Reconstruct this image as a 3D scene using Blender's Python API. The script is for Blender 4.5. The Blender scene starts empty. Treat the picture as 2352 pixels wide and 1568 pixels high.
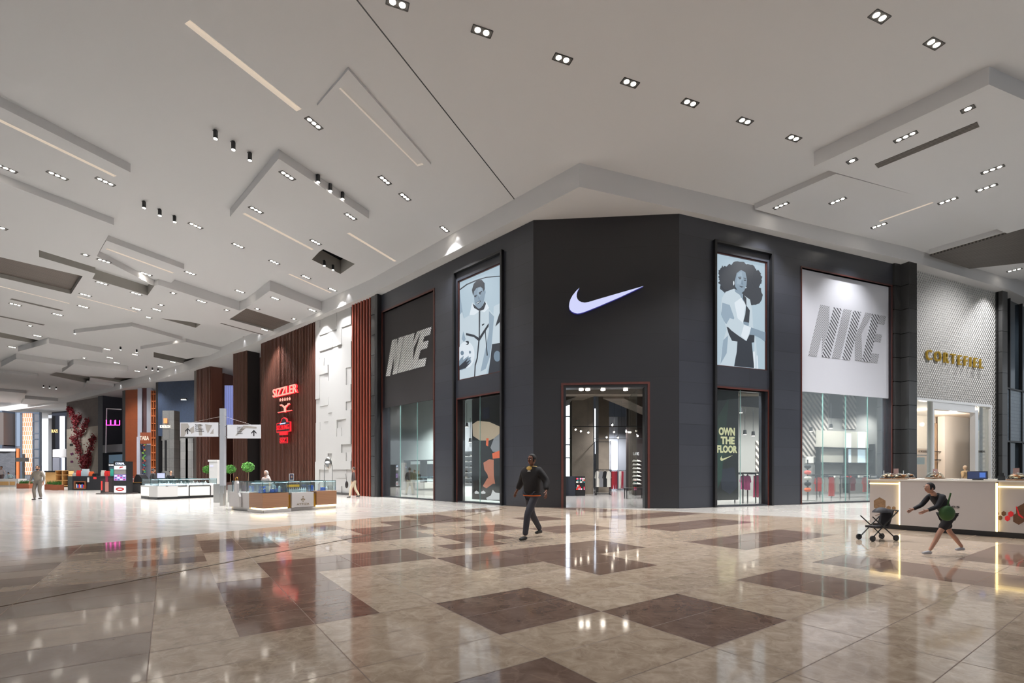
import bpy, bmesh, math, random
from mathutils import Vector, Matrix
from mathutils.geometry import tessellate_polygon
random.seed(7)
SC = bpy.context.scene
COL = SC.collection
# ------------------------------------------------------------------ camera, world, exposure
F, HZ, EH = 1118.0, 1083.0, 1.42          # focal length in px of the 2352 px frame, horizon row, eye height
cam = bpy.data.cameras.new('camera')
cam.sensor_width = 36.0; cam.lens = 36.0 * F / 2352.0
cam.shift_y = (HZ - 784.0) / 2352.0
cam.clip_end = 400
camo = bpy.data.objects.new('camera', cam); COL.objects.link(camo)
camo.location = (0, 0, EH); camo.rotation_euler = (math.pi / 2, 0, 0)
SC.camera = camo
w = bpy.data.worlds.new('daylight'); SC.world = w; w.use_nodes = True
w.node_tree.nodes['Background'].inputs[0].default_value = (0.86, 0.93, 1.0, 1)
w.node_tree.nodes['Background'].inputs[1].default_value = 0.42
SC.view_settings.view_transform = 'Standard'; SC.view_settings.look = 'None'
SC.view_settings.gamma = 1; SC.view_settings.use_curve_mapping = False
SC.view_settings.exposure = 0.27
SC.cycles.max_bounces = 7; SC.cycles.diffuse_bounces = 4; SC.cycles.glossy_bounces = 3
SC.cycles.transparent_max_bounces = 10; SC.cycles.transmission_bounces = 4
SC.cycles.caustics_reflective = False; SC.cycles.caustics_refractive = False
SC.cycles.sample_clamp_indirect = 4.0
SPOT_W = 1450.0
CZ = EH + 10.84; BZ = EH + 10.0            # ceiling plane, top of the shop fronts

# ------------------------------------------------------------------ helpers
def flo(x, y, z=0.0):
    Y = (EH - z) * F / (y - HZ); return Vector(((x - 1176) / F * Y, Y, z))
def at(x, y, Y):
    return Vector(((x - 1176) / F * Y, Y, EH - (y - HZ) / F * Y))
def rgb(r, g, b):
    f = lambda c: (c / 255 / 12.92) if c / 255 <= 0.04045 else ((c / 255 + 0.055) / 1.055) ** 2.4
    return (f(r), f(g), f(b), 1)
MATS = {}
def mat(name, col=None, rough=0.5, metal=0.0, emit=None, es=1.0, spec=0.5, var=0.0, scale=4.0, bump=0.0, bscale=20.0, stretch=None):
    if name in MATS: return MATS[name]
    m = bpy.data.materials.new(name); m.use_nodes = True; nt = m.node_tree; N = nt.nodes; L = nt.links
    b = N['Principled BSDF']
    c = col if len(col) == 4 else rgb(*col)
    b.inputs['Base Color'].default_value = c
    b.inputs['Roughness'].default_value = rough; b.inputs['Metallic'].default_value = metal
    b.inputs['Specular IOR Level'].default_value = spec
    if emit is not None:
        e = emit if len(emit) == 4 else rgb(*emit)
        b.inputs['Emission Color'].default_value = e; b.inputs['Emission Strength'].default_value = es
    if var or bump:
        tc = N.new('ShaderNodeTexCoord'); mp = N.new('ShaderNodeMapping'); L.new(tc.outputs['Object'], mp.inputs[0])
        if stretch: mp.inputs['Scale'].default_value = stretch
    if var:
        n = N.new('ShaderNodeTexNoise'); n.inputs['Scale'].default_value = scale; n.inputs['Detail'].default_value = 6
        L.new(mp.outputs[0], n.inputs['Vector'])
        mx = N.new('ShaderNodeMix'); mx.data_type = 'RGBA'
        mx.inputs[6].default_value = tuple(max(0, v * (1 - var)) for v in c[:3]) + (1,)
        mx.inputs[7].default_value = tuple(min(1, v * (1 + var)) for v in c[:3]) + (1,)
        L.new(n.outputs[0], mx.inputs[0]); L.new(mx.outputs[2], b.inputs['Base Color'])
    if bump:
        n2 = N.new('ShaderNodeTexNoise'); n2.inputs['Scale'].default_value = bscale; L.new(mp.outputs[0], n2.inputs['Vector'])
        bp = N.new('ShaderNodeBump'); bp.inputs['Strength'].default_value = bump; bp.inputs['Distance'].default_value = 0.02
        L.new(n2.outputs[0], bp.inputs['Height']); L.new(bp.outputs[0], b.inputs['Normal'])
    MATS[name] = m; return m
def glow(name, col, s=1.0):
    return mat(name, (0, 0, 0, 1), 0.6, emit=col, es=s)
def brickmat(name, c1, c2, cm, bw, bh, mortar=0.01, rough=0.4, metal=0.0, off=0.0, bump=0.3, rot=0.0, plane='xz', spec=0.5, noise=0.0, nscale=3.0):
    m = mat(name, c1, rough, metal, spec=spec); nt = m.node_tree; N = nt.nodes; L = nt.links; b = N['Principled BSDF']
    tc = N.new('ShaderNodeTexCoord'); sp = N.new('ShaderNodeSeparateXYZ'); cb = N.new('ShaderNodeCombineXYZ')
    L.new(tc.outputs['Object'], sp.inputs[0]); L.new(sp.outputs[0], cb.inputs[0]); L.new(sp.outputs[2 if plane == 'xz' else 1], cb.inputs[1])
    mp = N.new('ShaderNodeMapping'); mp.inputs['Rotation'].default_value = (0, 0, rot); L.new(cb.outputs[0], mp.inputs[0])
    br = N.new('ShaderNodeTexBrick'); L.new(mp.outputs[0], br.inputs['Vector'])
    br.offset = off; br.inputs['Scale'].default_value = 1
    for i, c in ((1, c1), (2, c2), (3, cm)): br.inputs[i].default_value = c if len(c) == 4 else rgb(*c)
    br.inputs['Mortar Size'].default_value = mortar; br.inputs['Brick Width'].default_value = bw; br.inputs['Row Height'].default_value = bh
    out = br.outputs[0]
    if noise:
        n = N.new('ShaderNodeTexNoise'); n.inputs['Scale'].default_value = nscale; n.inputs['Detail'].default_value = 7; L.new(cb.outputs[0], n.inputs['Vector'])
        mr = N.new('ShaderNodeMapRange'); mr.inputs[3].default_value = 1 - noise; mr.inputs[4].default_value = 1 + noise; L.new(n.outputs[0], mr.inputs[0])
        vm = N.new('ShaderNodeVectorMath'); vm.operation = 'SCALE'; L.new(out, vm.inputs[0]); L.new(mr.outputs[0], vm.inputs['Scale']); out = vm.outputs[0]
    L.new(out, b.inputs['Base Color'])
    if bump:
        bp = N.new('ShaderNodeBump'); bp.inputs['Strength'].default_value = bump; bp.inputs['Distance'].default_value = 0.02; bp.invert = True
        L.new(br.outputs[1], bp.inputs['Height']); L.new(bp.outputs[0], b.inputs['Normal'])
    return m
def glassmat(name, tint=(0.9, 0.96, 0.95, 1), base=0.06, power=3.0, rough=0.02):
    m = bpy.data.materials.new(name); m.use_nodes = True; nt = m.node_tree; N = nt.nodes; L = nt.links; N.clear()
    o = N.new('ShaderNodeOutputMaterial'); t = N.new('ShaderNodeBsdfTransparent'); g = N.new('ShaderNodeBsdfGlossy')
    t.inputs[0].default_value = tint; g.inputs['Roughness'].default_value = rough; g.inputs[0].default_value = (1, 1, 1, 1)
    lw = N.new('ShaderNodeLayerWeight'); lw.inputs[0].default_value = 0.22
    mr = N.new('ShaderNodeMapRange'); mr.inputs[3].default_value = base; mr.inputs[4].default_value = 0.5
    L.new(lw.outputs['Fresnel'], mr.inputs[0]); mx = N.new('ShaderNodeMixShader')
    L.new(mr.outputs[0], mx.inputs[0]); L.new(t.outputs[0], mx.inputs[1]); L.new(g.outputs[0], mx.inputs[2]); L.new(mx.outputs[0], o.inputs[0])
    MATS[name] = m; return m

class MB:
    def __init__(s): s.v = []; s.f = []; s.m = []; s.ms = []; s.sm = []
    def mi(s, m):
        if m not in s.ms: s.ms.append(m)
        return s.ms.index(m)
    def add(s, vs, fs, m, smooth=False):
        o = len(s.v); s.v += [tuple(v) for v in vs]; k = s.mi(m)
        for f in fs: s.f.append(tuple(o + i for i in f)); s.m.append(k); s.sm.append(smooth)
    def box(s, x0, y0, z0, x1, y1, z1, m):
        v = [(x0, y0, z0), (x1, y0, z0), (x1, y1, z0), (x0, y1, z0), (x0, y0, z1), (x1, y0, z1), (x1, y1, z1), (x0, y1, z1)]
        s.add(v, [(0, 3, 2, 1), (4, 5, 6, 7), (0, 1, 5, 4), (1, 2, 6, 5), (2, 3, 7, 6), (3, 0, 4, 7)], m); return s
    def prism(s, poly, z0, z1, m, mtop=None):      # horizontal polygon -> vertical prism
        n = len(poly); a = sum(poly[i][0] * poly[(i + 1) % n][1] - poly[(i + 1) % n][0] * poly[i][1] for i in range(n))
        p = list(poly) if a > 0 else list(poly)[::-1]
        v = [(q[0], q[1], z0) for q in p] + [(q[0], q[1], z1) for q in p]
        s.add(v, [tuple(range(n))[::-1]], mtop or m); s.add(v, [tuple(range(n, 2 * n))], m)
        s.add(v, [(i, (i + 1) % n, n + (i + 1) % n, n + i) for i in range(n)], m); return s
    def plate(s, pts, y0, y1, m, back=True):       # polygon in local x,z, front at y0, back at y1
        n = len(pts); tri = tessellate_polygon([[Vector((p[0], p[1], 0)) for p in pts]])
        v = [(p[0], y0, p[1]) for p in pts] + [(p[0], y1, p[1]) for p in pts]
        a = sum(pts[i][0] * pts[(i + 1) % n][1] - pts[(i + 1) % n][0] * pts[i][1] for i in range(n))
        fs = []
        for t in tri:
            q = [pts[i] for i in t]; c = (q[1][0] - q[0][0]) * (q[2][1] - q[0][1]) - (q[2][0] - q[0][0]) * (q[1][1] - q[0][1])
            t = t if c > 0 else t[::-1]
            fs.append(tuple(t))
            if back: fs.append(tuple(n + i for i in t[::-1]))
        if abs(y1 - y0) > 1e-6:
            for i in range(n):
                j = (i + 1) % n; fs.append((j, i, n + i, n + j) if a > 0 else (i, j, n + j, n + i))
        s.add(v, fs, m); return s
    def panel(s, outer, holes, y0, y1, m):         # rectangle-ish polygon with holes, in local x,z
        loops = [list(outer)] + [list(h) for h in holes]
        tri = tessellate_polygon([[Vector((p[0], p[1], 0)) for p in l] for l in loops]); pts = [p for l in loops for p in l]; n = len(pts)
        v = [(p[0], y0, p[1]) for p in pts] + [(p[0], y1, p[1]) for p in pts]; fs = []
        for t in tri:
            q = [pts[i] for i in t]; c = (q[1][0] - q[0][0]) * (q[2][1] - q[0][1]) - (q[2][0] - q[0][0]) * (q[1][1] - q[0][1])
            t = tuple(t) if c > 0 else tuple(t[::-1])
            fs.append(t); fs.append(tuple(n + i for i in t[::-1]))
        o = 0
        for k, l in enumerate(loops):
            c = len(l)
            a = sum(l[i][0] * l[(i + 1) % c][1] - l[(i + 1) % c][0] * l[i][1] for i in range(c))
            for i in range(c):
                p, q = o + i, o + (i + 1) % c
                fs.append((q, p, n + p, n + q) if (a > 0) == (k == 0) else (p, q, n + q, n + p))
            o += c
        s.add(v, fs, m); return s
    def cyl(s, x, y, z0, z1, r, m, r2=None, n=16, smooth=True, caps=True):
        r2 = r if r2 is None else r2
        v = [(x + r * math.cos(2 * math.pi * i / n), y + r * math.sin(2 * math.pi * i / n), z0) for i in range(n)] + \
            [(x + r2 * math.cos(2 * math.pi * i / n), y + r2 * math.sin(2 * math.pi * i / n), z1) for i in range(n)]
        s.add(v, [(i, (i + 1) % n, n + (i + 1) % n, n + i) for i in range(n)], m, smooth)
        if caps: s.add(v, [tuple(range(n))[::-1], tuple(range(n, 2 * n))], m)
        return s
    def tube(s, a, b, r, m, r2=None, n=8):
        a = Vector(a); b = Vector(b); r2 = r if r2 is None else r2; d = (b - a)
        if d.length < 1e-6: return s
        d.normalize(); u = d.orthogonal().normalized(); w_ = d.cross(u)
        v = [a + (u * math.cos(2 * math.pi * i / n) + w_ * math.sin(2 * math.pi * i / n)) * r for i in range(n)] + \
            [b + (u * math.cos(2 * math.pi * i / n) + w_ * math.sin(2 * math.pi * i / n)) * r2 for i in range(n)]
        s.add(v, [(i, (i + 1) % n, n + (i + 1) % n, n + i) for i in range(n)], m, True)
        s.add(v, [tuple(range(n))[::-1], tuple(range(n, 2 * n))], m); return s
    def ell(s, c, r, m, nu=16, nv=10, v0=-90, v1=90, fn=None):
        vs = []; fs = []
        for j in range(nv + 1):
            ph = math.radians(v0 + (v1 - v0) * j / nv)
            for i in range(nu):
                th = 2 * math.pi * i / nu
                p = [math.cos(ph) * math.cos(th), math.cos(ph) * math.sin(th), math.sin(ph)]
                if fn: p = fn(p)
                vs.append((c[0] + r[0] * p[0], c[1] + r[1] * p[1], c[2] + r[2] * p[2]))
        for j in range(nv):
            for i in range(nu):
                a = j * nu + i; b = j * nu + (i + 1) % nu
                fs.append((a, b, b + nu, a + nu))
        s.add(vs, fs, m, True); return s
    def lathe(s, x, y, prof, m, n=20):
        for (r0, z0), (r1, z1) in zip(prof, prof[1:]): s.cyl(x, y, z0, z1, max(r0, 1e-4), m, max(r1, 1e-4), n, True, False)
        return s
    def build(s, name, parent=None, loc=None, rot=0.0):
        me = bpy.data.meshes.new(name); me.from_pydata(s.v, [], s.f)
        for m in s.ms: me.materials.append(m)
        for p, k, q in zip(me.polygons, s.m, s.sm): p.material_index = k; p.use_smooth = q
        me.validate(); me.update()
        o = bpy.data.objects.new(name, me); COL.objects.link(o)
        if parent: o.parent = parent
        if loc is not None: o.location = loc
        if rot: o.rotation_euler.z = rot
        return o
def tag(o, label, cat=None, group=None):
    o['label'] = label
    if cat: o['category'] = cat
    if group: o['group'] = group
    return o
def thing(name, label, cat, loc=(0, 0, 0), rot=0.0, group=None):
    o = bpy.data.objects.new(name, None); COL.objects.link(o); o.empty_display_size = 0.1
    o.location = loc; o.rotation_euler.z = rot; return tag(o, label, cat, group)
def one(mb, name, label, cat, loc=(0, 0, 0), rot=0.0, group=None):
    return tag(mb.build(name, None, loc, rot), label, cat, group)
def struct(o): o['kind'] = 'structure'; return o
def dup(root, loc, rot, label, group=None):
    r = root.copy(); COL.objects.link(r); r.location = loc; r.rotation_euler.z = rot; r['label'] = label
    if group: r['group'] = group
    for ch in list(root.children):
        c = ch.copy(); COL.objects.link(c); c.parent = r
        for g in list(ch.children):
            d = g.copy(); COL.objects.link(d); d.parent = c
    return r
def textmesh(body, W, H, m, ext=0.01, shear=0.0, bold=0.0, cx=True, flip=False):
    cu = bpy.data.curves.new('text', 'FONT'); cu.body = body; cu.extrude = 0.02; cu.shear = shear; cu.offset = bold; cu.resolution_u = 3
    o = bpy.data.objects.new('text', cu); COL.objects.link(o)
    me = bpy.data.meshes.new_from_object(o.evaluated_get(bpy.context.evaluated_depsgraph_get()))
    COL.objects.unlink(o); bpy.data.objects.remove(o)
    xs = [v.co.x for v in me.vertices]; ys = [v.co.y for v in me.vertices]
    x0, x1, y0, y1 = min(xs), max(xs), min(ys), max(ys); kx = W / (x1 - x0); ky = H / (y1 - y0)
    mb = MB(); vs = []
    for v in me.vertices:
        x = (v.co.x - x0) * kx - (W / 2 if cx else 0)
        vs.append((-x if flip else x, -(v.co.z / 0.02) * ext, (v.co.y - y0) * ky))
    fs = [tuple(p.vertices)[::-1] if flip else tuple(p.vertices) for p in me.polygons]
    mb.add(vs, fs, m); return mb
def text(body, W, H, m, x, y, z, parent, name='lettering', **k):
    return textmesh(body, W, H, m, **k).build(name, parent, (x, y, z))

class Wall:                                   # local x along the front (left to right), y into the wall, z up
    def __init__(s, a, b):
        s.a = Vector((a[0], a[1])); s.b = Vector((b[0], b[1])); s.L = (s.b - s.a).length
        s.d = (s.b - s.a) / s.L; s.rot = math.atan2(s.d.y, s.d.x)
    def s_(s, px, off=0.0):
        k = (px - 1176) / F; n = Vector((-s.d.y, s.d.x)); a = s.a + n * off
        return (k * a.y - a.x) / (s.d.x - k * s.d.y)
    def sz(s, px, py, off=0.0):
        t = s.s_(px, off); n = Vector((-s.d.y, s.d.x)); p = s.a + s.d * t + n * off
        return (t, EH - (py - HZ) / F * p.y)
    def loc(s, t=0.0, z=0.0, off=0.0):
        p = s.a + s.d * t + Vector((-s.d.y, s.d.x)) * off; return (p.x, p.y, z)
    def xy(s, t, off=0.0): return s.loc(t, 0, off)[:2]
PT = [(-104, 92), (-65, 71.3), (-39.5, 54.3), (-31.1, 48.0), (-19.7, 38.2), (-7.6, 27.77), (0.85, 19.36), (6.48, 18.87), (18.69, 23.56), (27.06, 27.2), (36.5, 32.4)]
WV = Wall(PT[0], PT[1]); WF = Wall(PT[1], PT[2]); WD = Wall(PT[2], PT[3]); WB = Wall(PT[3], PT[4]); WS = Wall(PT[4], PT[5])
WL = Wall(PT[5], PT[6]); WC = Wall(PT[6], PT[7]); WR = Wall(PT[7], PT[8]); WK = Wall(PT[8], PT[9]); WG = Wall(PT[9], PT[10])

# ------------------------------------------------------------------ common materials
WHITE = mat('white_plaster', (212, 212, 213), 0.85, spec=0.2)
FACE = mat('bulkhead_paint', (206, 205, 205), 0.8, spec=0.2)
BLACK = mat('black_metal', (22, 22, 24), 0.4)
DARK = mat('dark_void', (14, 14, 16), 0.9, spec=0.1)
CHAR = brickmat('charcoal_panel', (44, 46, 53), (49, 51, 58), (24, 24, 27), 3.6, 0.82, 0.006, rough=0.34, bump=0.2, noise=0.12, nscale=0.7)
CHAR2 = mat('charcoal_banner', (50, 48, 49), 0.7, spec=0.25)
REDWOOD = mat('red_brown_wood_trim', (72, 33, 26), 0.4, var=0.3, scale=6)
SLAT = mat('walnut_slat', (76, 43, 32), 0.5, var=0.35, scale=2.5, stretch=(1, 1, 0.15))
SLATBACK = mat('walnut_backing', (22, 13, 11), 0.7)
GLASS = glassmat('shop_glass', (0.95, 0.98, 0.97, 1), 0.02)
GLASSC = glassmat('counter_glass', (0.94, 0.98, 0.98, 1), 0.03)
CHROME = mat('brushed_steel', (190, 188, 184), 0.25, 1.0)
LAMP = glow('lamp_glow', (255, 246, 232), 26.0)
LED = glow('warm_led', (255, 226, 160), 5.0)
CONC = mat('raw_concrete', (120, 110, 98), 0.8, var=0.35, scale=1.6, bump=0.3)
# ------------------------------------------------------------------ floor
def marble(name, c1, c2, vein, s1=2.2, vw=0.25, rough=0.07):
    m = mat(name, c1, rough); nt = m.node_tree; N = nt.nodes; L = nt.links; b = N['Principled BSDF']
    tc = N.new('ShaderNodeTexCoord'); n = N.new('ShaderNodeTexNoise'); n.inputs['Scale'].default_value = s1; n.inputs['Detail'].default_value = 9; n.inputs['Roughness'].default_value = 0.68; n.inputs['Distortion'].default_value = 0.8
    L.new(tc.outputs['Object'], n.inputs['Vector'])
    cr = N.new('ShaderNodeValToRGB'); cr.color_ramp.elements[0].position = 0.34; cr.color_ramp.elements[1].position = 0.68
    cr.color_ramp.elements[0].color = rgb(*c1); cr.color_ramp.elements[1].color = rgb(*c2); L.new(n.outputs[0], cr.inputs[0])
    wn = N.new('ShaderNodeTexNoise'); wn.inputs['Scale'].default_value = 1.7; wn.inputs['Detail'].default_value = 5; L.new(tc.outputs['Object'], wn.inputs['Vector'])
    vm = N.new('ShaderNodeMix'); vm.data_type = 'VECTOR'; vm.inputs[0].default_value = 0.55; L.new(tc.outputs['Object'], vm.inputs[4]); L.new(wn.outputs[1], vm.inputs[5])
    vo = N.new('ShaderNodeTexVoronoi'); vo.feature = 'DISTANCE_TO_EDGE'; vo.inputs['Scale'].default_value = 4.2; L.new(vm.outputs[1], vo.inputs['Vector'])
    mr = N.new('ShaderNodeMapRange'); mr.inputs[1].default_value = 0; mr.inputs[2].default_value = 0.035; mr.inputs[3].default_value = vw; mr.inputs[4].default_value = 0; L.new(vo.outputs[0], mr.inputs[0])
    n3 = N.new('ShaderNodeTexNoise'); n3.inputs['Scale'].default_value = 1.1; L.new(tc.outputs['Object'], n3.inputs['Vector'])
    mu = N.new('ShaderNodeMath'); mu.operation = 'MULTIPLY'; L.new(mr.outputs[0], mu.inputs[0]); L.new(n3.outputs[0], mu.inputs[1])
    mx = N.new('ShaderNodeMix'); mx.data_type = 'RGBA'; mx.inputs[7].default_value = rgb(*vein); L.new(mu.outputs[0], mx.inputs[0]); L.new(cr.outputs[0], mx.inputs[6])
    L.new(mx.outputs[2], b.inputs['Base Color'])
    n4 = N.new('ShaderNodeTexNoise'); n4.inputs['Scale'].default_value = 3.0; L.new(tc.outputs['Object'], n4.inputs['Vector'])
    bp = N.new('ShaderNodeBump'); bp.inputs['Strength'].default_value = 0.02; bp.inputs['Distance'].default_value = 0.02; L.new(n4.outputs[0], bp.inputs['Height']); L.new(bp.outputs[0], b.inputs['Normal'])
    b.inputs['Specular IOR Level'].default_value = 0.75
    return m
LT = [marble('beige_marble_%d' % i, a, b, (218, 200, 178), 5.0 + i, .45) for i, (a, b) in enumerate([((158, 138, 119), (198, 179, 158)), ((164, 145, 126), (204, 185, 165)), ((150, 132, 114), (190, 171, 151))])]
DK = [marble('brown_marble_%d' % i, a, b, (190, 160, 140), 3.5, 0.3) for i, (a, b) in enumerate([((104, 84, 73), (134, 112, 99)), ((111, 91, 80), (140, 118, 105))])]
GRY = [marble('taupe_marble_%d' % i, a, b, (150, 134, 120), 1.4, 0.12) for i, (a, b) in enumerate([((112, 95, 82), (134, 116, 102)), ((142, 124, 108), (166, 148, 130))])]
SEAM = mat('tile_joint', (124, 104, 90), 0.4)
CREAM = brickmat('cream_stone', (200, 195, 187), (183, 178, 171), (164, 157, 149), 1.2, 0.3, 0.003, rough=0.14, off=0.4, bump=0.05, rot=0.35, plane='xy', noise=0.06, nscale=2.0, spec=0.6)
T = 1.24
A2 = Vector((-.5766, .817)); B2 = Vector((.817, .5766)); O2 = Vector((0.908, 4.953))
darks = [(0, 1, -1, 0), (-1, 0, 0, 1), (-1.5, -.5, -2, -1), (2, 3, 0, 1), (1, 3, 1, 2), (2, 3, 2, 3), (1, 3, -2.5, -1.5), (3, 4, -2, 0), (1, 2, 4, 7), (-1, 0, 2, 3), (-2, 0, 3.75, 4.75),
         (3, 4, 5, 8), (5, 6, 6, 9), (4, 5, 1, 2), (4, 5, 3, 4.5), (5, 6, -.5, 1), (5, 6, 2, 3), (6, 7, 0, 1.5), (7, 8, 1, 3), (8, 9, 2, 3), (3.5, 4, .5, 1.5), (7, 8, -.5, 0), (9, 10, 4, 5), (-2, -1, 5.5, 8), (6, 7, 4, 5), (3, 4, -1.5, 0), (7, 9, 7, 8)]
greys = [(2.5, 3.75, -5, -3), (.5, 1.5, -4.2, -3), (4.6, 5, -3.2, -2.5), (5.2, 6.7, -2.5, -1.5), (6.2, 7.1, -5, -3), (4.1, 4.5, -5, -4), (-3, -2, -4, -3), (5, 5.5, -6, -4), (-4, -3, 1, 2.5), (-3, -2.5, 4, 7)]
Lb = ((-9.03, 8.58), (-3.5, 16.0)); Rb = ((6.2, 17.07), (10.4, 14.2))
def side(p, l): return (l[1][0] - l[0][0]) * (p[1] - l[0][1]) - (l[1][1] - l[0][1]) * (p[0] - l[0][0])
bm = bmesh.new(); fm = []
def inr(rs, u, v): return any(a <= u < b and c <= v < d for a, b, c, d in rs)
rnd = random.Random(3)
h = 0.25
mcell = {}; seams = []
for iu in range(-20, 56):
    for iv in range(-48, 56):
        u, v = (iu + .5) * h, (iv + .5) * h
        c = O2 + A2 * (u * T) + B2 * (v * T)
        if c.y < -3 or c.y > 22 or c.x < -13 or c.x > 16: continue
        key = (math.floor(u * 2), math.floor(v)) if v > -2.5 else (math.floor(u * 2.0), math.floor(v / 1.0))
        if key not in mcell: mcell[key] = rnd.random()
        r = mcell[key]
        if inr(darks, u, v): k = 3 if r < .6 else 4
        elif inr(greys, u, v): k = 5
        elif v < -2.5: k = 6 if r < .5 else 2
        else: k = 0 if r < .4 else (1 if r < .75 else 2)
        vs = [bm.verts.new((O2 + A2 * ((iu + a) * h * T) + B2 * ((iv + b) * h * T)).to_3d()) for a, b in ((0, 0), (0, 1), (1, 1), (1, 0))]
        f = bm.faces.new(vs); f.material_index = k
        g_ = .004
        if iu % 2 == 0: seams.append((u - .5 * h, v - .5 * h, u - .5 * h, v + .5 * h))
        if iv % 4 == 0: seams.append((u - .5 * h, v - .5 * h, u + .5 * h, v - .5 * h))
bmesh.ops.remove_doubles(bm, verts=bm.verts[:], dist=1e-4)
for (ua, va, ub, vb) in seams:
    a, b = O2 + A2 * ua * T + B2 * va * T, O2 + A2 * ub * T + B2 * vb * T; n = (b - a).normalized(); n = Vector((-n.y, n.x)) * .0035
    f = bm.faces.new([bm.verts.new((p.x, p.y, .0008)) for p in (a - n, b - n, b + n, a + n)]); f.material_index = 7
for l in (Lb, Rb):
    d = Vector((l[1][0] - l[0][0], l[1][1] - l[0][1], 0)); n = Vector((-d.y, d.x, 0))
    bmesh.ops.bisect_plane(bm, geom=bm.verts[:] + bm.edges[:] + bm.faces[:], plane_co=Vector((l[0][0], l[0][1], 0)), plane_no=n, clear_outer=True)
for f in bm.faces:
    if f.normal.z < 0: f.normal_flip()
bmesh.ops.translate(bm, verts=bm.verts[:], vec=(0, 0, 0.0))
me = bpy.data.meshes.new('floor'); bm.to_mesh(me); bm.free()
for m in LT + DK + GRY + [SEAM]: me.materials.append(m)
fo = bpy.data.objects.new('floor', me); COL.objects.link(fo); struct(fo); tag(fo, 'polished beige and brown marble tile floor in front of the black store')
mb = MB(); mb.box(-140, -12, -0.3, 60, 110, -0.004, CREAM)
fo2 = mb.build('floor'); struct(fo2); tag(fo2, 'pale cream stone floor of the mall walkway')
mb = MB()                                           # expansion joint strip
a = Vector((-.2, 18.95)); d = Vector((-5.4 + .2, 5.14 - 18.95)).normalized()
b_ = a + d * 24; n = Vector((-d.y, d.x)) * 0.02
mb.prism([tuple(a + n), tuple(a - n), tuple(b_ - n), tuple(b_ + n)], 0.0, 0.005, mat('joint_metal', (96, 84, 72), 0.35, 0.6))
j = mb.build('trim_1'); struct(j)

# ------------------------------------------------------------------ ceiling
def cp(x, y, drop=0.0): return flo(x, y, CZ - drop).xy
def inpoly(p, poly):
    c = False; n = len(poly)
    for i in range(n):
        a, b = poly[i], poly[(i + 1) % n]
        if (a[1] > p[1]) != (b[1] > p[1]) and p[0] < (b[0] - a[0]) * (p[1] - a[1]) / (b[1] - a[1]) + a[0]: c = not c
    return c
WOODP = brickmat('grey_brown_ceiling_slats', (104, 92, 84), (92, 82, 75), (52, 46, 42), 40, 0.12, 0.03, rough=0.6, bump=0.3, plane='xy', rot=-1.14)
VENT = brickmat('grille_slats', (112, 106, 100), (104, 98, 92), (60, 56, 52), 40, 0.07, 0.02, rough=0.6, bump=0.4, plane='xy', rot=0.37)
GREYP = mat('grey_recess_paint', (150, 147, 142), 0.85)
slabs = [  # lower face outline in frame pixels, drop below the ceiling plane
    ([(640, 364), (847, 502), (711, 593), (528, 498)], .32),
    ([(-500, -7), (299.7, 395.7), (288, 440), (262.7, 501.5), (0, 400.8), (-500, 209)], .30),
    ([(-500, 225), (262, 517), (222, 588), (354.6, 656), (364, 654), (550, 713), (566, 707), (619.6, 667), (746, 716), (690, 752), (640, 775), (560, 762), (430, 738), (340, 727), (200, 742), (0, 722), (-500, 640)], .58),
    ([(244, 552), (423, 618), (393, 650), (355, 657), (222, 590)], .27),
    ([(1869.5, 382), (2271.7, 194), (2900, 470), (2560, 640), (2106, 449)], .49),
    ([(1733, 480), (1920, 399), (2106, 449), (2560, 640), (2200, 640), (2060, 572)], .22)]
for (xa, ya), (xb, yb), yt, Lb_ in [((303, 749), (419, 781), 773, 6), ((427, 785), (530, 810), 803, 6), ((112, 788), (235, 810), 798, 6), ((37, 824), (155, 840), 828, 6), ((169, 836), (294, 852), 840, 6), ((-120, 842), (87, 864), 858, 7),
                                    ((57, 915), (133, 921), 914, 8), ((-60, 893), (60, 903), 897, 6), ((200, 880), (262, 886), 880, 5)]:
    dep = 10.84 * F / (HZ - yt); z = (HZ - yb) * dep / F; dr = 10.84 - z
    a = cp(xa, ya, dr); b = cp(xb, yb, dr); n = Vector((-(b - a).y, (b - a).x)).normalized() * Lb_
    slabs.append(([a, b, b + n, a + n], -dr))
slabs.append(([(800, 160), (990, 378), (912, 400), (728, 243)], .07))
zones = []
for i, (poly, dr) in enumerate(slabs):
    if i < 6 or dr == .07: pp = [tuple(cp(x, y, dr)) for x, y in poly]; zones.append((poly, dr))
    else: pp = [tuple(p) for p in poly]; dr = -dr
    slabs[i] = (pp, dr)
# recesses: opening outline (px), plane drop, depth up, inner material, wall material
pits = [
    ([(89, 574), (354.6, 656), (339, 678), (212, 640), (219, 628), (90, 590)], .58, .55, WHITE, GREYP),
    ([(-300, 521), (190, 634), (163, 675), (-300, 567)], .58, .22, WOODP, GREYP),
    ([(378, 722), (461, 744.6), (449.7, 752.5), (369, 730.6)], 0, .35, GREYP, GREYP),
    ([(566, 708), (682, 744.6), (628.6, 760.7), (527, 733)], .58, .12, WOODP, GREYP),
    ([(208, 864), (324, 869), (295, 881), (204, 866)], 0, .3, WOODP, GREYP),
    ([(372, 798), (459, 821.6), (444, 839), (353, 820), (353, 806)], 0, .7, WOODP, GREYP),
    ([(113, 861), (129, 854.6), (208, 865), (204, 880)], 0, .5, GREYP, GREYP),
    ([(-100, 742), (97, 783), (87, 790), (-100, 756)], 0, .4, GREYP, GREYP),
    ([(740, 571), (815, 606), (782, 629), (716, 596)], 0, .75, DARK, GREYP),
    ([(2170, 534), (2460, 438), (2560, 490), (2200, 585)], 0, .8, GREYP, GREYP)]
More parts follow.
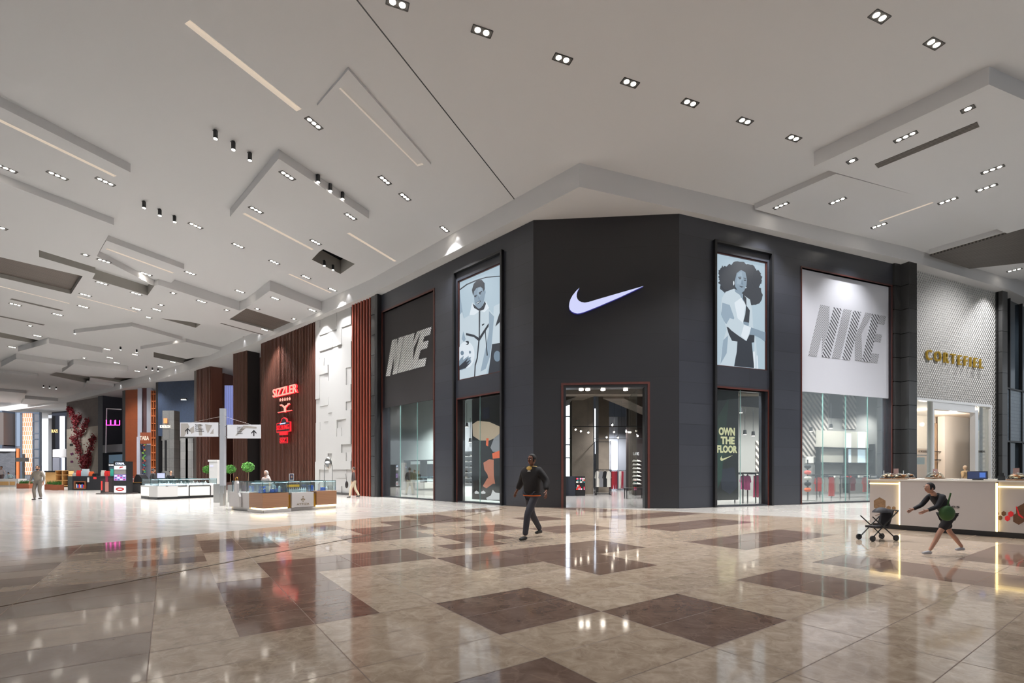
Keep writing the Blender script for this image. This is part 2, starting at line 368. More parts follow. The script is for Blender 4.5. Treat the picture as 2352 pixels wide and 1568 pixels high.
slots = [(430, 50, 687, 253, .22, 0), (787, 200, 966, 380, .26, .07), (-200, 180, 265, 405, .16, .3), (560, 490, 718, 573, .16, .32), (800, 535, 908, 600, .16, 0), (244, 571, 398, 627, .16, .27),
         (664, 629, 760, 672, .14, 0), (-150, 620, 160, 697, .12, .58), (178, 681, 315, 717, .12, .58), (2020, 508, 2210, 441, .12, .22)]
vents = [(2013, 381, 2247, 285, .34, .49), (25, 686, 143, 713, .3, .58), (-60, 714, 101, 746, .3, 0), (507, 742, 603, 768, .15, .58)]
def strip(x0, y0, x1, y1, w_, dr):
    a, b = cp(x0, y0, dr), cp(x1, y1, dr); d = (b - a).normalized(); n = Vector((-d.y, d.x)) * w_ / 2
    return [tuple(a - n), tuple(b - n), tuple(b + n), tuple(a + n)]
allh = []
for px, dr, up, mi_, mw in pits: allh.append(([tuple(cp(x, y, dr)) for x, y in px], dr, up, mi_, mw))
WARM = mat('warm_white_slot', (224, 217, 208), 0.7, emit=(255, 242, 226), es=.2)
for s_ in slots: allh.append((strip(*s_), s_[5], .16, WARM, WARM))
def cpoly(mb, outer, holes, z, m):
    from mathutils.geometry import delaunay_2d_cdt
    loops = [list(outer)] + [list(h_) for h_ in holes]; pts = [Vector((p[0], p[1])) for l in loops for p in l]; ed = []; o = 0
    for l in loops:
        ed += [(o + i, o + (i + 1) % len(l)) for i in range(len(l))]; o += len(l)
    r = delaunay_2d_cdt(pts, ed, [], 0, 1e-5); pts = r[0]; tri = []
    for t in r[2]:
        c = sum((pts[i] for i in t), Vector((0, 0))) / len(t)
        if inpoly(c, loops[0]) and not any(inpoly(c, l) for l in loops[1:]): tri.append(t)
    fs = []
    for t in tri:
        q = [pts[i] for i in t]; c = (q[1][0] - q[0][0]) * (q[2][1] - q[0][1]) - (q[2][0] - q[0][0]) * (q[1][1] - q[0][1])
        fs.append(tuple(t) if c < 0 else tuple(t[::-1]))
    mb.add([(p[0], p[1], z) for p in pts], fs, m)
def pitwalls(mb, poly, z0, z1, mi_, mw):
    n = len(poly); v = [(p[0], p[1], z0) for p in poly] + [(p[0], p[1], z1) for p in poly]
    mb.add(v, [(i, (i + 1) % n, n + (i + 1) % n, n + i) for i in range(n)], mw); cpoly(mb, list(poly), [], z1, mi_)
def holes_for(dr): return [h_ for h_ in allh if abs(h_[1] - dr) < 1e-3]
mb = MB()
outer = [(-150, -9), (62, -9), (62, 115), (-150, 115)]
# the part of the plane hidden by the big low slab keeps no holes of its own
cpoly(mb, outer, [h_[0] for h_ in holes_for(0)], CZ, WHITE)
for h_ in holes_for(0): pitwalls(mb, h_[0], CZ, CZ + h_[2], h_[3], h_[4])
ce = mb.build('ceiling'); struct(ce); tag(ce, 'white plaster ceiling plane with recessed troughs')
for k, (pp, dr) in enumerate(slabs):
    mb = MB(); z = CZ - dr; hs = holes_for(dr) if k < 6 or dr == .07 else []
    hs = [h_ for h_ in hs if inpoly((sum(p[0] for p in h_[0]) / len(h_[0]), sum(p[1] for p in h_[0]) / len(h_[0])), pp)]
    cpoly(mb, list(pp), [], z, WHITE) if not hs else cpoly(mb, list(pp), [h_[0] for h_ in hs], z, WHITE)
    n = len(pp); v = [(p[0], p[1], z) for p in pp] + [(p[0], p[1], CZ) for p in pp]
    mb.add(v, [(i, (i + 1) % n, n + (i + 1) % n, n + i) for i in range(n)], FACE)
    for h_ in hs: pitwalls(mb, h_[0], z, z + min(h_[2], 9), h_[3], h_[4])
    o = mb.build('ceiling'); struct(o)
for (x0, y0, x1, y1, w_, dr) in vents:
    mb = MB(); p = strip(x0, y0, x1, y1, w_, dr); mb.prism(p, CZ - dr - .012, CZ - dr + .02, VENT)
    a = Vector(p[0]); c = Vector(p[2]); o = mb.build('air_vent')
    tag(o, {2013: 'long grey slotted air grille in the dropped white slab at right', 25: 'narrow grey air grille in the far left ceiling beside the dark wooden recess', -60: 'grey air grille at the left edge of the ceiling, beyond the others', 507: 'thin dark slot grille below the square wooden ceiling panel'}[x0], 'air vent')
# wooden slatted slab at right
mb = MB(); mb.prism([tuple(cp(x, y, .5)) for x, y in [(2135, 588), (2560, 465), (2760, 560), (2227, 617)]], CZ - .5, CZ - .42, VENT)
mb.prism([tuple(cp(x, y, .42)) for x, y in [(2134, 582), (2558, 459), (2770, 556), (2227, 613)]], CZ - .42, CZ, FACE)
struct(mb.build('ceiling'))
# bulkhead
off = lambda w_, t: w_.loc(t, 0, -.5)[:2]
fr = [off(WV, 0), off(WF, 0), off(WD, 0), off(WB, 0), off(WS, 0), off(WL, 0), (2.37, 17.09), off(WK, 0), off(WG, 0), off(WG, WG.L)]
fr[0] = (-104.5, 91.4)
bk = [(46, 50), (10, 50), (-12, 52), (-26, 62), (-50, 78), (-100, 112)]
mb = MB(); cpoly(mb, fr + bk, [], BZ, FACE)
for a, b in zip(fr, fr[1:]): mb.add([(a[0], a[1], BZ), (b[0], b[1], BZ), (b[0], b[1], CZ + .1), (a[0], a[1], CZ + .1)], [(0, 1, 2, 3)], FACE)
o = mb.build('ceiling'); struct(o); tag(o, 'white bulkhead band running above the shop fronts')
# expansion joint in ceiling
mb = MB(); a = cp(1183, 459); b = cp(820, 0); d = (b - a).normalized(); b = b + d * 8; n = Vector((-d.y, d.x)) * .018
mb.prism([tuple(a + n), tuple(a - n), tuple(b - n), tuple(b + n)], CZ - .004, CZ + .01, BLACK)
a3 = Vector(flo(1183, 490, BZ)); 
mb.box(a.x - .015, a.y - .03, BZ, a.x + .015, a.y - .01, CZ, BLACK)
struct(mb.build('trim_2'))

# ------------------------------------------------------------------ downlights
def zat(x, y):
    for poly, dr in [zones[i] for i in (0, 1, 3, 4, 5, 2)]:
        if inpoly((x, y), poly): return dr
    return 0.0
TRIM = mat('downlight_trim', (70, 68, 66), 0.4, 0.5)  # black surround greyed, lamp glare put into the colour
def fixture(kind):
    n = {'triple': 3, 'double': 2, 'single': 1}[kind]; p = .17 if kind == 'triple' else .22; r = .06 if kind == 'triple' else .072
    t = thing('recessed_downlight', '', 'ceiling light')
    mb = MB(); L_ = p * n / 2 + .03; W_ = r + .035
    for a in (-1, 1):
        mb.box(-L_, a * W_ - .012, -.012, L_, a * W_ + .012, .01, TRIM); mb.box(a * L_ - .012, -W_, -.012, a * L_ + .012, W_, .01, TRIM)
    mb.box(-L_, -W_, -.002, L_, W_, .01, mat('downlight_inner', (92, 90, 88), .4)); mb.build('trim_frame', t)  # inner plate greyed for the lamp glare as well
    for i in range(n):
        m_ = MB(); m_.cyl((i - (n - 1) / 2) * p, 0, -.008, -.001, r, LAMP, n=14); m_.build('lamp', t)
    return t
proto = {}
lights = {'triple': [(660, 403), (588, 482), (805, 497), (725, 556), (721, 283), (884, 414), (930, 452), (1021, 526), (449, 518), (547, 564), (630, 602), (703, 636), (764, 665), (239, 599), (335, 629), (437, 627), (551, 669), (632, 685),
                     (717, 712), (463, 692), (234, 650), (313, 674), (196, 677), (191, 704), (313, 709), (360, 711), (338, 728), (132, 722), (35, 699), (308, 756), (396, 779), (436, 792), (567, 775), (539, 788), (608, 757),
                     (159, 812), (176, 804), (246, 802), (252, 821), (310, 814), (268, 833), (97, 834), (86, 771), (28, 797), (397, 831), (368, 842), (315, 852), (232, 844), (214, 853), (132, 403), (242, 417), (13, 386),
                     (2080, 314), (2280, 389), (2266, 431), (2177, 461), (2019, 518), (1794, 472), (1924, 461), (2330, 620)],
          'double': [(913, 8), (1107, 72), (1292, 135), (1447, 190), (1585, 236), (1711, 278), (1823, 317), (2020, 38), (2145, 100)],
          'single': [(196, 585), (6, 524), (398, 673), (521, 712), (591, 709), (675, 732), (370, 700), (140, 798), (122, 810), (210, 811), (193, 822), (193, 838), (177, 847), (69, 748), (250, 859), (2223, 250), (1957, 369)]}
ORD = ['leftmost', 'second from the left', 'third from the left', 'fourth from the left', 'fifth from the left', 'sixth from the left', 'seventh from the left', 'eighth from the left', 'ninth from the left', 'tenth from the left', 'eleventh from the left', 'twelfth from the left', 'thirteenth from the left', 'fourteenth from the left', 'fifteenth from the left']
def zone_of(x, y, kind):
    if kind == 'double': return 'on the bare ceiling before the black store'
    if x > 1700: return 'in the right-hand ceiling'
    if inpoly((x, y), zones[0][0]): return 'on the square dropped panel'
    if inpoly((x, y), zones[1][0]): return 'on the long slab at the left edge'
    if x > 690: return 'in the ceiling above the white relief wall'
    if y < 640: return 'in the middle ceiling left of the square panel'
    if y < 700: return 'in the far ceiling, nearest band'
    if y < 740: return 'in the far ceiling, second band'
    if y < 800: return 'in the far ceiling, third band'
    if y < 830: return 'in the far ceiling, fourth band'
    return 'in the farthest ceiling band'
def spot(loc, e, size=1.75, blend=.75, r=.12, col=(.985, .985, 1.0), rot=(0, 0, 0), name='spot_light'):
    l = bpy.data.lights.new(name, 'SPOT'); l.energy = e; l.spot_size = size; l.spot_blend = blend; l.shadow_soft_size = r; l.color = col
    o = bpy.data.objects.new(name, l); COL.objects.link(o); o.location = loc; o.rotation_euler = rot; return o
AXL = math.atan2(1, .46); AXR = math.atan2(.817, -.5766); AXD = math.atan2(.359, .933)
for kind, pts in lights.items():
    zs = {}
    for p in pts: zs.setdefault(zone_of(p[0], p[1], kind), []).append(p)
    for zn, ps in zs.items():
        ps.sort()
        for i, (x, y) in enumerate(ps):
            dr = zat(x, y); q = flo(x, y, CZ - dr); rot = AXD if kind == 'double' else (AXR if x > 1500 else AXL)
            lab = '%s-lamp recessed downlight %s, %s' % (kind, zn, ORD[i]) if len(ps) > 1 else '%s-lamp recessed downlight %s' % (kind, zn)
            lab = lab.replace('double-lamp', 'twin-lamp').replace('triple-lamp', 'three-lamp').replace('single-lamp', 'one-lamp')
            grp = {'double': 'twin downlights in rows before the black store', 'triple': 'three-lamp downlights over the mall', 'single': 'one-lamp downlights over the mall'}[kind]
            if kind not in proto:
                t = fixture(kind); t.location = q; t.rotation_euler.z = rot; t['label'] = lab; t['group'] = grp; proto[kind] = t
            else: dup(proto[kind], q, rot, lab, grp)
            if kind != 'single': spot((q.x, q.y, q.z - .03), SPOT_W * (1.0 if q.y < 30 else (2.1 if q.y < 55 else 4.6)))
# black cylinder spotlights
def cylspot():
    t = thing('ceiling_spotlight', '', 'spotlight')
    MB().cyl(0, 0, -.04, 0, .05, BLACK).box(-.09, -.012, -.015, .03, .012, 0, BLACK).build('mount', t)
    MB().cyl(0, 0, -.27, -.03, .065, BLACK, n=20).build('body', t)
    MB().cyl(0, 0, -.278, -.271, .055, LAMP, n=16).build('lamp', t); return t
cs = [('left of the square dropped panel, nearest row', [(495, 299), (536, 325), (574, 350)]), ('beside the long slab, middle row', [(331, 462), (367, 480), (401, 495)]), ('on the edge of the square dropped panel', [(731, 401), (759, 422), (787, 441)]),
      ('in the far ceiling row at left', [(172, 758), (193, 761), (214, 765)]), ('in the far ceiling near the dark recess', [(277, 796), (314, 802)]), ('in the far ceiling above the coral tree', [(72, 837), (90, 840), (108, 842)]), ('near the bulkhead far away', [(336, 841), (350, 844), (363, 846)]),
      ('in the farthest ceiling, left row', [(100, 884), (114, 886), (129, 888)]), ('in the farthest ceiling, right row', [(218, 886), (232, 888), (245, 890)]), ('inside the ceiling pit by the square panel', [(745, 598), (765, 608)])]
pc = None
for zn, ps in cs:
    for i, (x, y) in enumerate(ps):
        q = flo(x, y, CZ - (0 if x > 300 else zat(x, y)))
        lab = 'black cylinder spotlight %s, %s' % (zn, ['leftmost', 'second from left', 'third from left'][i])
        if pc is None: pc = cylspot(); pc.location = q; pc['label'] = lab; pc['group'] = 'black cylinder ceiling spotlights'
        else: dup(pc, q, 0, lab, 'black cylinder ceiling spotlights')
# grazing lights on the bulkhead
for x, y in [(1045, 545), (1760, 490), (1983, 540), (2295, 635), (795, 680), (626, 752), (606, 765), (590, 775), (557, 785), (399, 848), (340, 868), (274, 880), (232, 895)]:
    W_ = WL if 877 < x < 1200 else (WR if 1600 < x < 2070 else (WK if x > 2070 else (WS if x > 600 else (WB if x > 452 else (WD if x > 363 else WF)))))
    p_ = W_.loc(W_.s_(x, -.66), CZ - .05, -.66); spot(p_, 11 if W_ in (WL, WR, WK) else 16, 1.3, .5, .02)

for i, (x, y) in enumerate([(-78, 66), (-70, 84), (-88, 78), (-92, 60), (-60, 76), (-80, 50)]):  # fixtures added beyond the known rows to brighten the dark far corner
    dup(proto['triple'], (x, y, CZ), AXL, 'added three-lamp downlight brightening the farthest corner of the mall ceiling', 'added far corner downlights'); spot((x, y, CZ - .05), SPOT_W * 4)

def aim_fill(loc, tgt, e, size=1.2):  # fill spot without a fixture, added to brighten a front
    d = (Vector(tgt) - Vector(loc)).normalized(); o = spot(loc, e, size, .8, .04); o.rotation_euler = d.to_track_quat('-Z', 'Y').to_euler(); return o
for W_, ts in ((WV, (6, 20, 34)), (WF, (4, 14, 24)), (WD, (5,)), (WB, (3, 9)), (WS, (3,))):  # added fill washing the left-hand fronts
    for t_ in ts: aim_fill(W_.loc(t_, CZ - .1, -7), W_.loc(t_, 4.0, 1.0), 2600 if W_ in (WV, WF) else 1300)
aim_fill((-70, 58, CZ - .1), (-78, 78, 6), 22000); aim_fill((-84, 56, CZ - .1), (-86, 78, 6), 22000); aim_fill((-92, 74, CZ - 1.2), (-86, 92, 4), 12000, 1.4)  # added fill on the end building and far wall

aim_fill(WK.loc(4.5, CZ - .6, -5), WK.loc(4.5, 5.5, 0), 1500, 1.7); aim_fill(WG.loc(4, CZ - .6, -5), WG.loc(4, 5.5, 0), 1200, 1.5)  # added fill on the patterned and glazed fronts
# ------------------------------------------------------------------ black store front
def rect(x0, z0, x1, z1): return [(x0, z0), (x1, z0), (x1, z1), (x0, z1)]
def onwall(W, mb, name, off=0.0, parent=None): return mb.build(name, parent, W.loc(0, 0, off), W.rot)
def frame_strip(mb, x0, z0, x1, z1, t, y0, y1, m, bottom=False):
    mb.box(x0 - t, y0, z0, x0, y1, z1 + t, m); mb.box(x1, y0, z0, x1 + t, y1, z1 + t, m); mb.box(x0, y0, z1, x1, y1, z1 + t, m)
    if bottom: mb.box(x0 - t, y0, z0 - t, x1 + t, y1, z0, m)
def zq(W, px, py): return W.sz(px, py)[1]
# left wing: openings
l1a, l1b = WL.s_(879), WL.s_(996); l1t = zq(WL, 879, 718); l1m = zq(WL, 880, 936)
l2a, l2b = WL.s_(1051), WL.s_(1149); p2t = zq(WL, 1148, 603); p2b = zq(WL, 1051, 874); w2t = zq(WL, 1055, 917)
mb = MB(); mb.panel([(0, 0), (WL.L, 0), (WL.L, BZ + .02), (0, BZ + .02)], [rect(l1a, .05, l1b, l1t), rect(l2a, p2b, l2b, p2t), rect(l2a, .05, l2b, w2t)], 0, .45, CHAR)
o = onwall(WL, mb, 'wall_left'); struct(o)
mb = MB(); frame_strip(mb, l1a, 0, l1b, l1t, .09, -.03, .3, REDWOOD); struct(onwall(WL, mb, 'trim_3'))
mb = MB(); frame_strip(mb, l2a, 0, l2b, w2t, .07, -.02, .3, REDWOOD); struct(onwall(WL, mb, 'trim_4'))
mb = MB()
for s_ in (l2a - .22, l2b + .12): mb.box(s_, -.14, 0, s_ + .1, 0, p2t + .45, BLACK)
mb.box(l2a - .22, -.14, p2t + .35, l2b + .22, 0, p2t + .45, BLACK); struct(onwall(WL, mb, 'trim_5'))
# chamfer with the entrance
da, db = WC.s_(1300), WC.s_(1481); dt = zq(WC, 1400, 889)
mb = MB(); mb.panel([(0, 0), (da, 0), (da, dt), (db, dt), (db, 0), (WC.L, 0), (WC.L, BZ + .02), (0, BZ + .02)], [], 0, .5, brickmat('black_panel', (27, 26, 29), (29, 28, 31), (16, 16, 18), 5.8, 1.7, .006, rough=.4, bump=.15, noise=.1, nscale=.5))
struct(onwall(WC, mb, 'wall_center'))
mb = MB(); frame_strip(mb, da - .1, 0, db + .1, dt + .1, .09, -.05, .0, REDWOOD); frame_strip(mb, da, 0, db, dt, .1, -.02, .05, BLACK)
o = onwall(WC, mb, 'door_1'); struct(o)
mb = MB(); mb.box(db - .32, .1, .02, db - .28, 2.2, dt - .1, GLASS); g_ = onwall(WC, mb, 'door_2'); struct(g_)
tag(g_, 'folded-back clear glass door leaf at the right of the entrance')
# right wing
r1a, r1b = WR.s_(1646), WR.s_(1763); q1t = zq(WR, 1646, 577); q1b = zq(WR, 1646, 839); v1t = zq(WR, 1647, 890)
r2a, r2b = WR.s_(1841), WR.s_(2047); q2t = zq(WR, 1841, 614); q2m = zq(WR, 1842, 897)
mb = MB(); mb.panel([(0, 0), (WR.L, 0), (WR.L, BZ + .02), (0, BZ + .02)], [rect(r1a, q1b, r1b, q1t), rect(r1a, .05, r1b, v1t), rect(r2a, .05, r2b, q2t)], 0, .45, CHAR)
struct(onwall(WR, mb, 'wall_right'))
mb = MB(); frame_strip(mb, r2a, 0, r2b, q2t, .05, -.03, .3, REDWOOD); struct(onwall(WR, mb, 'trim_6'))
mb = MB(); frame_strip(mb, r1a, 0, r1b, v1t, .07, -.02, .3, REDWOOD); struct(onwall(WR, mb, 'trim_7'))
mb = MB()
for s_ in (r1a - .2, r1b + .1): mb.box(s_, -.14, 0, s_ + .1, 0, q1t + .4, BLACK)
mb.box(r1a - .2, -.14, q1t + .3, r1b + .2, 0, q1t + .4, BLACK); struct(onwall(WR, mb, 'trim_8'))
# upper banners + lettering
def pw(W, mb, pts, y0, y1, m, ox=0, oy=0, k=1.0): mb.plate([W.sz(ox + x / k, oy + y / k) for x, y in pts], y0, y1, m)
def stripemat(name, c1, c2, k, wd=.5, dots=False):
    m = mat(name, c1, .6); nt = m.node_tree; N = nt.nodes; L = nt.links; b = N['Principled BSDF']
    tc = N.new('ShaderNodeTexCoord'); sp = N.new('ShaderNodeSeparateXYZ'); L.new(tc.outputs['Object'], sp.inputs[0])
    def M(op, a, bb):
        n = N.new('ShaderNodeMath'); n.operation = op
        for i, q in enumerate((a, bb)):
            if isinstance(q, (int, float)): n.inputs[i].default_value = q
            else: L.new(q, n.inputs[i])
        return n.outputs[0]
    s_ = M('LESS_THAN', M('FRACT', M('MULTIPLY', M('ADD', sp.outputs[0], sp.outputs[2]), k), 0), wd)
    if dots: s_ = M('MULTIPLY', s_, M('LESS_THAN', M('FRACT', M('MULTIPLY', M('SUBTRACT', sp.outputs[0], sp.outputs[2]), k), 0), wd))
    mx = N.new('ShaderNodeMix'); mx.data_type = 'RGBA'; mx.inputs[6].default_value = rgb(*c1); mx.inputs[7].default_value = rgb(*c2)
    L.new(s_, mx.inputs[0]); L.new(mx.outputs[2], b.inputs['Base Color']); return m
t = thing('wall_banner', 'tall dark grey banner with white striped slanted lettering', 'banner', WL.loc(0, 0, .12), WL.rot)
MB().box(l1a, 0, l1m, l1b, .06, l1t, CHAR2).build('panel', t)
SW = stripemat('white_stripe', (50, 48, 49), (250, 250, 250), 7.0, .66)
Ln = {'n': [[(228, 1123), (272, 1110), (210, 1428), (173, 1434)], [(285, 1103), (328, 1090), (270, 1408), (230, 1420)], [(250, 1116), (272, 1110), (268, 1300), (238, 1400), (246, 1225)]],
      'i': [[(333, 1088), (375, 1076), (318, 1395), (275, 1407)]],
      'k': [[(378, 1075), (420, 1062), (362, 1383), (320, 1395)], [(442, 1050), (482, 1038), (412, 1190), (400, 1375), (365, 1383), (388, 1200)]],
      'e': [[(480, 1038), (522, 1022), (430, 1365), (385, 1375)], [(505, 1028), (565, 1008), (552, 1075), (502, 1093)], [(488, 1140), (540, 1126), (527, 1190), (474, 1206)], [(455, 1290), (520, 1275), (508, 1345), (432, 1364)]]}
mb = MB()
for k in Ln:
    for p in Ln[k]: mb.plate([WL.sz(840 + x / 3.733, 480 + y / 3.733, .12) for x, y in p], -.012, 0, SW)
tag(mb.build('lettering', t), 'white striped slanted letters')
t = thing('wall_banner', 'tall white banner with grey hatched slanted lettering', 'banner', WR.loc(0, 0, .12), WR.rot)
MB().box(r2a, 0, q2m, r2b, .06, q2t, mat('white_banner', (186, 187, 194), .6)).build('panel', t)
SD = stripemat('grey_dots', (186, 187, 194), (105, 105, 106), 9.0, .72, True); SB = stripemat('dark_stripe', (186, 187, 194), (60, 60, 64), 5.0, .45)
mb = MB(); f_ = lambda p: [WR.sz(1560 + x / 4.356, 540 + y / 4.356, .12) for x, y in p]
for p in [[(1412, 697), (1503, 712), (1498, 900), (1425, 1190), (1432, 990), (1375, 1212), (1290, 1205)], [(1643, 738), (1725, 750), (1608, 1238), (1527, 1228)], [(1862, 775), (1935, 785), (1822, 985), (1830, 1262), (1757, 1250), (1757, 1030), (1775, 975)],
          [(2005, 800), (2068, 810), (2052, 895), (1985, 885)], [(1965, 985), (2028, 995), (2013, 1070), (1948, 1062)], [(1920, 1180), (2000, 1190), (1980, 1280), (1905, 1270)]]: mb.plate(f_(p), -.010, 0, SD)
for p in [[(1545, 722), (1625, 735), (1505, 1228), (1425, 1215)], [(1740, 755), (1818, 768), (1708, 1250), (1628, 1240)], [(1930, 787), (2005, 800), (1902, 1270), (1827, 1260)]]: mb.plate(f_(p), -.014, 0, SB)
tag(mb.build('lettering', t), 'slanted letters filled with grey dots and dark diagonal stripes')
# illuminated tick emblem
sw = [(472, 285), (430, 360), (405, 440), (402, 520), (425, 590), (465, 635), (530, 668), (620, 680), (720, 665), (900, 610), (1500, 435), (2190, 237), (2100, 280), (1560, 535), (1000, 775), (700, 895), (580, 940), (500, 962), (420, 970), (340, 955), (265, 915), (215, 860), (196, 780), (205, 690), (235, 590), (290, 490), (380, 375)]
t = thing('illuminated_emblem', 'large glowing white tick-shaped sports emblem above the entrance', 'sign', WC.loc(0, 0, 0), WC.rot)
mb = MB(); mb.plate([WC.sz(1290 + x / 11.76, 640 + y / 11.76) for x, y in sw], -.16, -.15, glow('emblem_glow', (212, 216, 255), .8)); mb.build('face', t)
mb = MB(); mb.plate([WC.sz(1290 + x / 11.76, 640 + y / 11.76) for x, y in sw], -.148, -.02, mat('emblem_side', (60, 60, 110), .4, emit=(70, 70, 200), es=.25)); mb.build('side_return', t)

# ---- poster light boxes
SKY_ = glow('poster_pale', (190, 212, 226), 0.67); S2_ = glow('poster_light', (206, 222, 232), 0.70); S3_ = glow('poster_mid', (128, 152, 172), 0.59); S4_ = glow('poster_dark', (52, 60, 72), 0.52); S5_ = glow('poster_skin', (142, 164, 182), 0.67); S6_ = glow('poster_white', (228, 238, 246), 0.74); S7_ = glow('poster_shade', (158, 180, 198), 0.67)
def poster(W, ox, oy, k, bx, layers, label, x0, z0, x1, z1):
    t = thing('poster_light_box', label, 'poster', W.loc(0, 0, .1), W.rot)
    m_ = MB(); frame_strip(m_, x0 + .04, z0 + .04, x1 - .04, z1 - .04, .04, -.06, .1, REDWOOD, True); m_.build('frame', t)
    m_ = MB(); m_.box(x0 + .04, .0, z0 + .04, x1 - .04, .08, z1 - .04, SKY_)
    for i, (m, p) in enumerate(layers):
        q = [W.sz(ox + x / k, oy + y / k, .1) for x, y in p]
        q = [(min(max(a, x0 + .045), x1 - .045), min(max(b, z0 + .045), z1 - .045)) for a, b in q]
        m_.plate(q, -.001 * (i + 1) - .002, 0, m, back=False)
    m_.build('picture', t)
def arc(cx, cy, rx, ry, n=14, a0=0, a1=360, jit=0): 
    rr = random.Random(int(cx)); return [(cx + rx * (1 + jit * (rr.random() - .5)) * math.cos(math.radians(a0 + (a1 - a0) * i / n)), cy + ry * (1 + jit * (rr.random() - .5)) * math.sin(math.radians(a0 + (a1 - a0) * i / n))) for i in range(n)]
A = [(S4_, [(40, 365), (150, 290), (280, 235), (400, 200), (580, 185), (580, 196), (400, 212), (290, 248), (160, 302), (45, 380)]),
     (S7_, [(45, 400), (90, 600), (120, 760), (110, 1000), (30, 900)]), (S2_, [(50, 690), (95, 650), (125, 780), (60, 900)]), (S4_, [(25, 760), (50, 900), (40, 1010), (25, 1000)]),
     (S2_, [(500, 580), (575, 540), (578, 1060), (480, 1070)]), (S4_, [(575, 660), (580, 780), (520, 840)]), (S4_, [(470, 1065), (580, 1050), (580, 1430), (430, 1470), (460, 1240)]), (S3_, arc(545, 1220, 45, 70)),
     (S2_, [(225, 530), (195, 690), (110, 740), (60, 900), (45, 1250), (40, 1530), (400, 1490), (420, 1380), (460, 1230), (480, 1060), (510, 700), (440, 620), (400, 510), (320, 640)]),
     (S7_, [(440, 640), (505, 710), (475, 1060), (450, 1230), (400, 1380), (330, 1420), (400, 1100), (440, 900)]), (S7_, [(110, 900), (140, 1000), (120, 1040), (90, 1000)]),
     (S6_, [(225, 530), (190, 690), (250, 690), (318, 640), (260, 610)]), (S6_, [(400, 515), (440, 600), (380, 655), (325, 635)]),
     (S4_, [(228, 545), (250, 600), (320, 640), (375, 620), (402, 545), (385, 515), (360, 570), (300, 600), (250, 560)]),
     (S5_, [(245, 390), (300, 330), (375, 330), (385, 420), (370, 520), (345, 590), (310, 612), (275, 585), (255, 530)]), (S7_, [(300, 345), (350, 340), (340, 430), (310, 470), (290, 420)]), (S5_, arc(383, 395, 10, 26)),
     (S4_, [(235, 440), (222, 370), (245, 290), (290, 245), (345, 238), (380, 280), (382, 360), (370, 390), (360, 350), (330, 325), (270, 350), (243, 400)]),
     (S4_, [(250, 445), (285, 430), (288, 440), (255, 458)]), (S4_, [(310, 405), (350, 380), (355, 390), (318, 418)]), (S4_, arc(268, 455, 12, 6)), (S4_, arc(328, 420, 13, 7)), (S4_, [(272, 535), (330, 505), (335, 515), (300, 550)]), (S6_, [(280, 538), (325, 514), (320, 526), (290, 546)]), (S3_, [(298, 430), (308, 490), (325, 495), (320, 480)]),
     (S4_, [(313, 640), (328, 640), (322, 990), (312, 990)]), (S4_, [(148, 922), (250, 945), (312, 985), (436, 800), (436, 835), (315, 1030), (250, 975), (148, 952)]), (S4_, [(306, 1020), (320, 1020), (296, 1250), (270, 1340), (262, 1500), (252, 1500), (260, 1330), (286, 1240)]),
     (S4_, [(398, 890), (404, 1000), (425, 1210), (415, 1215), (400, 1010), (392, 900)]), (S4_, [(352, 815), (382, 800), (375, 815), (355, 830)]),
     (S6_, arc(150, 1200, 105, 170, 22)), (S4_, [(140, 1030), (175, 1025), (190, 1050), (175, 1075), (145, 1075), (170, 1055)]), (S3_, arc(100, 1180, 22, 30, 8)), (S3_, arc(200, 1170, 14, 20, 8)),
     (S5_, [(35, 1290), (80, 1250), (120, 1215), (110, 1270), (185, 1215), (180, 1240), (215, 1230), (205, 1260), (218, 1290), (160, 1360), (90, 1400), (40, 1390)]), (S4_, [(60, 1350), (180, 1240), (150, 1300), (210, 1265), (160, 1330), (215, 1300), (140, 1375), (60, 1400)])]
poster(WL, 1045, 600, 5.6, None, A, 'lit poster of a person in a pale zipped jacket holding a football', l2a, p2b, l2b, p2t)
